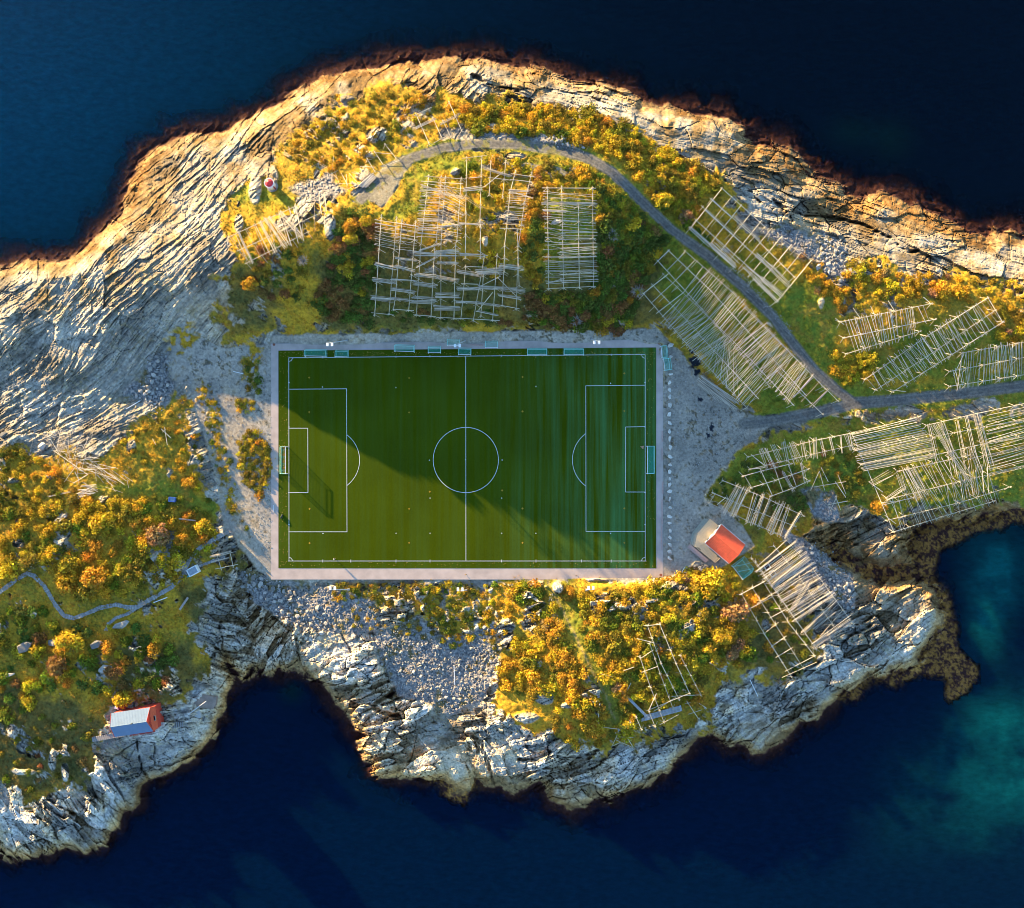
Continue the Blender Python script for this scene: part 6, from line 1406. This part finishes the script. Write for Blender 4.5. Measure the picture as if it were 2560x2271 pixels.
def shade(u, v, w):
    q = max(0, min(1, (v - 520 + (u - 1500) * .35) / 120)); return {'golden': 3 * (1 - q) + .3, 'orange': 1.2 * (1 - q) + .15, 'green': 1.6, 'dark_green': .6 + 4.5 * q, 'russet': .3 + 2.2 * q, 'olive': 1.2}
field([(1150, 270), (1300, 262), (1420, 275), (1560, 310), (1680, 385), (1790, 440), (1810, 480), (1730, 480), (1740, 540), (1690, 590), (1640, 490), (1560, 405), (1480, 365), (1380, 335), (1270, 335), (1200, 325), (1130, 300)], 210, (11, 19), 15, GOLD, 'in the thicket between track and north shore')
field([(740, 330), (850, 270), (960, 235), (1100, 240), (1150, 280), (1130, 320), (1020, 345), (940, 390), (880, 430), (800, 420), (735, 400)], 90, (6, 13), 20, {'golden': 3, 'orange': 6, 'olive': 3, 'tan': 1}, 'on the heath above the track bend')
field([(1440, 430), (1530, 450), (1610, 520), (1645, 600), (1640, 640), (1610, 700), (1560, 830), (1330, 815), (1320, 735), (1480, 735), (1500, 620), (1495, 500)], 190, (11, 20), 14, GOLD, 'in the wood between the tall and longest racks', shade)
field([(1340, 430), (1362, 480), (1362, 700), (1330, 725), (1300, 610), (1320, 520)], 26, (10, 16), 17, {'orange': 3, 'russet': 3, 'golden': 2, 'dark_green': 1}, 'in the row between the two right hill racks')
field([(1215, 400), (1440, 425), (1480, 440), (1480, 465), (1330, 470), (1330, 440), (1230, 420)], 30, (10, 16), 19, GOLD, 'just inside the track curve')
field([(1160, 400), (1270, 420), (1265, 480), (1250, 700), (1210, 720), (1190, 560), (1150, 470)], 26, (8, 15), 20, {'golden': 4, 'green': 2, 'orange': 2}, 'growing through the half empty rack')
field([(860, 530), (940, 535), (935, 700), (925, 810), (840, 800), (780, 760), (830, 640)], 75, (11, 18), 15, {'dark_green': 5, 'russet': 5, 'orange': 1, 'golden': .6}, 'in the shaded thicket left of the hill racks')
field([(620, 640), (700, 600), (760, 640), (760, 740), (700, 760), (610, 700)], 24, (9, 15), 20, {'dark_green': 3, 'russet': 3, 'olive': 2}, 'on the shaded slope under the headland rack')
field([(560, 340), (590, 450), (720, 440), (760, 400), (700, 380)], 0, (6, 9), 20, GOLD, 'x')
field([(1320, 725), (1560, 735), (1600, 800), (1320, 812), (940, 800), (940, 775), (1300, 780)], 50, (8, 14), 17, {'russet': 4, 'dark_green': 3, 'olive': 2}, 'along the rock ledge above the pitch')
def west(u, v, w):
    q = max(0, min(1, (v - 1530) / 80)); return {'golden': 6, 'orange': 4, 'olive': 2, 'green': 1 + q, 'russet': 2.0 * q, 'dark_green': 1.5 * q + .2}
field([(0, 1290), (180, 1260), (300, 1240), (450, 1265), (545, 1330), (530, 1370), (470, 1400), (440, 1450), (350, 1490), (250, 1505), (190, 1480), (110, 1430), (0, 1430)], 120, (12, 22), 19, GOLD, 'on the west hill above the stone path', west)
field([(0, 1120), (120, 1150), (220, 1260), (150, 1270), (0, 1290)], 34, (9, 16), 22, {'golden': 3, 'orange': 4, 'olive': 3}, 'on the rocky top left of the west hill')
field([(0, 1530), (100, 1520), (220, 1570), (340, 1560), (430, 1620), (440, 1700), (350, 1720), (300, 1760), (200, 1720), (150, 1700), (60, 1780), (0, 1800)], 75, (10, 20), 22, {'golden': 3, 'orange': 3, 'green': 3, 'russet': 2, 'dark_green': 3}, 'between the stone path and the red cabin')
field([(0, 1800), (230, 1780), (230, 1920), (100, 1980), (0, 1960)], 24, (7, 13), 28, {'russet': 4, 'olive': 3, 'green': 3}, 'on the mossy slope left of the red cabin')
field([(380, 1240), (540, 1250), (540, 1290), (420, 1300)], 8, (8, 12), 26, {'olive': 2, 'green': 2}, 'beside the blue storage box')
field([(300, 1100), (420, 1040), (470, 1020), (500, 1120), (520, 1230), (400, 1190)], 34, (6, 11), 22, {'golden': 4, 'orange': 4, 'olive': 3}, 'on the saddle beside the gravel')
def south_f(u, v, w):
    return {'golden': 6, 'orange': 4.0, 'olive': 2, 'green': 1.6, 'tan': .3}
SP = [(1255, 1465), (1380, 1462), (1440, 1490), (1600, 1470), (1720, 1425), (1830, 1440), (1880, 1500), (1900, 1600), (1850, 1680), (1760, 1700), (1740, 1750), (1600, 1780), (1560, 1840), (1480, 1840), (1400, 1760), (1290, 1730), (1240, 1690), (1280, 1620), (1345, 1590), (1320, 1520)]
field(SP, 260, (12, 22), 17, GOLD, 'in the golden thicket below the pitch', south_f)
field([(1870, 1420), (1960, 1500), (2030, 1640), (1960, 1700), (1890, 1600)], 22, (8, 14), 26, {'green': 3, 'orange': 2, 'olive': 3}, 'under the racks by the lower right cliff')
field([(600, 1090), (640, 1070), (672, 1120), (672, 1200), (652, 1245), (612, 1200), (590, 1140)], 36, (8, 13), 15, {'golden': 5, 'orange': 3, 'olive': 3}, 'on the oval island left of the pitch')
field([(590, 1000), (630, 1000), (632, 1030), (600, 1030)], 8, (7, 11), 13, {'golden': 3, 'olive': 2}, 'in the small clump on the gravel')
field([(615, 900), (655, 905), (650, 990), (620, 980)], 14, (6, 10), 14, {'green': 3, 'dark_green': 2, 'olive': 2}, 'on the shaded gravel by the upper left path')
field([(490, 950), (525, 960), (560, 1070), (600, 1260), (625, 1340), (585, 1290), (535, 1160)], 50, (4, 9.5), 14, {'golden': 3, 'olive': 3, 'green': 1}, 'in the strip running along the gravel')
field([(1070, 1500), (1180, 1470), (1230, 1500), (1210, 1590), (1130, 1620), (1080, 1580)], 50, (6, 12), 17, {'olive': 4, 'green': 3, 'golden': 2, 'orange': 1}, 'on the scrubby patch above the scree')
field([(850, 1500), (1080, 1500), (1090, 1600), (960, 1580), (860, 1560)], 40, (4, 9), 17, {'golden': 4, 'olive': 3, 'orange': 1}, 'dotting the stones below the left half of the pitch')
field([(1210, 1500), (1300, 1500), (1250, 1640), (1210, 1680)], 26, (5, 10), 15, {'golden': 4, 'olive': 3}, 'at the right edge of the scree')
field([(820, 1460), (1240, 1458), (1250, 1480), (830, 1500)], 70, (4, 10), 14, {'golden': 3, 'orange': 3, 'olive': 2, 'green': 2}, 'along the bank below the pitch')
field([(1400, 1745), (1560, 1790), (1590, 1850), (1450, 1870), (1380, 1830)], 26, (8, 14), 24, {'golden': 3, 'orange': 5, 'olive': 2}, 'on the orange slope under the golden thicket')
field([(2060, 700), (2130, 650), (2250, 690), (2420, 690), (2560, 700), (2650, 720), (2650, 860), (2500, 860), (2480, 760), (2280, 740), (2100, 780)], 90, (9, 17), 21, {'golden': 4, 'orange': 4, 'olive': 3, 'tan': .6}, 'on the right hillside above the three racks')
field([(2080, 880), (2180, 890), (2175, 950), (2130, 960), (2080, 930)], 20, (11, 17), 17, {'golden': 6, 'orange': 1}, 'in the bright clump above the road junction')
field([(1740, 480), (1800, 470), (1830, 520), (1810, 560), (1760, 545)], 0, (9, 14), 20, GOLD, 'x')
field([(1690, 440), (1740, 470), (1760, 540), (1700, 580), (1650, 520)], 14, (11, 16), 22, {'golden': 5, 'olive': 2}, 'between the track and the open grid rack')
field([(1860, 1160), (1990, 1170), (2020, 1280), (1950, 1280), (1870, 1230)], 26, (8, 14), 20, {'russet': 4, 'dark_green': 4, 'olive': 2}, 'in the hollow around the bare rack frame')
field([(2040, 1130), (2140, 1120), (2160, 1200), (2130, 1270), (2060, 1210)], 26, (9, 15), 19, {'olive': 3, 'dark_green': 3, 'russet': 2, 'tan': 1}, 'left of the largest drying rack')
field([(1760, 1230), (1830, 1180), (1870, 1220), (1790, 1270)], 16, (7, 12), 17, {'olive': 3, 'dark_green': 2}, 'at the corner of the shaded gravel yard')
field([(1640, 500), (1780, 600), (1640, 620)], 20, (10, 15), 19, {'dark_green': 4, 'green': 3}, 'around the upper end of the longest rack')
field([(2000, 640), (2060, 660), (2090, 730), (2040, 740)], 10, (9, 14), 19, {'orange': 4, 'tan': 2}, 'beyond the end of the open grid rack')
if XV:
    V_ = np.concatenate(XV); link('low_scrub', mesh_np('low_scrub', V_, np.arange(len(V_)).reshape(-1, 4), leaf_mat('scrub_leaves', False), {'Col': np.concatenate(XC)}), kind='stuff', label='low scrub of small leafy plants filling the gaps', cat='scrub')

# ---------------------------------------------------------------- undergrowth: leaf tufts over the heath
g = np.random.default_rng(5)
NT = 200000
uu = g.uniform(-60, 2640, NT); vq = g.uniform(180, 2050, NT)
ix = np.clip(np.searchsorted(us, uu) - 1, 0, len(us) - 2); iy = np.clip(np.searchsorted(vs, vq) - 1, 0, len(vs) - 2)
vm = VEGM[iy, ix] * (1 - RDM[iy, ix]) * (D[iy, ix] > 6)
clump = fbm((uu - CU) / PX / 2.5, (vq - CV) / PX / 2.5, 401, 3)
keepm = (vm > .5) & (g.random(NT) < np.clip(.5 + clump * 1.6, .05, 1))
uu, vq, ix, iy = uu[keepm], vq[keepm], ix[keepm], iy[keepm]
zz_ = Z[iy, ix]; kz_ = (H - zz_) / H / PX
ctr = np.stack([(uu - CU) * kz_, -(vq - CV) * kz_, zz_], 1)
base = CC[iy, ix]
VV_ = []; CC_ = []
for k in range(2):
    n_ = len(ctr); c = ctr + g.normal(size=(n_, 3)) * np.array([.22, .22, .0]) + np.array([0, 0, 1.]) * g.uniform(.06, .34, (n_, 1))
    nn = g.normal(size=(n_, 3)) * .6 + np.array([0, 0, .7]); nn /= np.linalg.norm(nn, axis=1)[:, None]
    VV_.append(leaf_quads(c, nn, g.uniform(.09, .24, n_), g))
    tn = g.uniform(.6, 1.4, (n_, 1)); cc = np.clip(base * tn * np.array([1.05, 1, .9]), 0, 1)
    CC_.append(np.repeat(np.concatenate([cc, np.ones((n_, 1))], 1), 4, 0))
V_ = np.concatenate(VV_)
link('undergrowth', mesh_np('undergrowth', V_, np.arange(len(V_)).reshape(-1, 4), leaf_mat('undergrowth_leaves', False), {'Col': np.concatenate(CC_)}), kind='stuff', label='autumn heath and grass tufts covering the hillsides', cat='undergrowth')

# ---- look-alikes that fell into one sector: tell them apart by their order from the left
by = {}
for o in C.objects:
    if o.parent is None and o.get('category') in ('shrub', 'boulder') and o.get('group') and o.get('label'): by.setdefault(o['label'], []).append(o)
for lb, L in by.items():
    if len(L) < 2: continue
    L.sort(key=lambda o: o.location.x)
    parts = lb.split(', ')
    for i, o in enumerate(L[:14]):
        tag_ = (ORD[i] if i < len(ORD) else str(i + 1)) + ' from left'
        if len(parts) == 3: new = '%s, %s, %s, %s' % (parts[0], parts[1], tag_, parts[2].replace('in the ', '', 1).replace('on the ', '', 1))
        else: new = lb + ', ' + tag_
        if len(new.replace(',', '').split()) <= 16: o['label'] = new
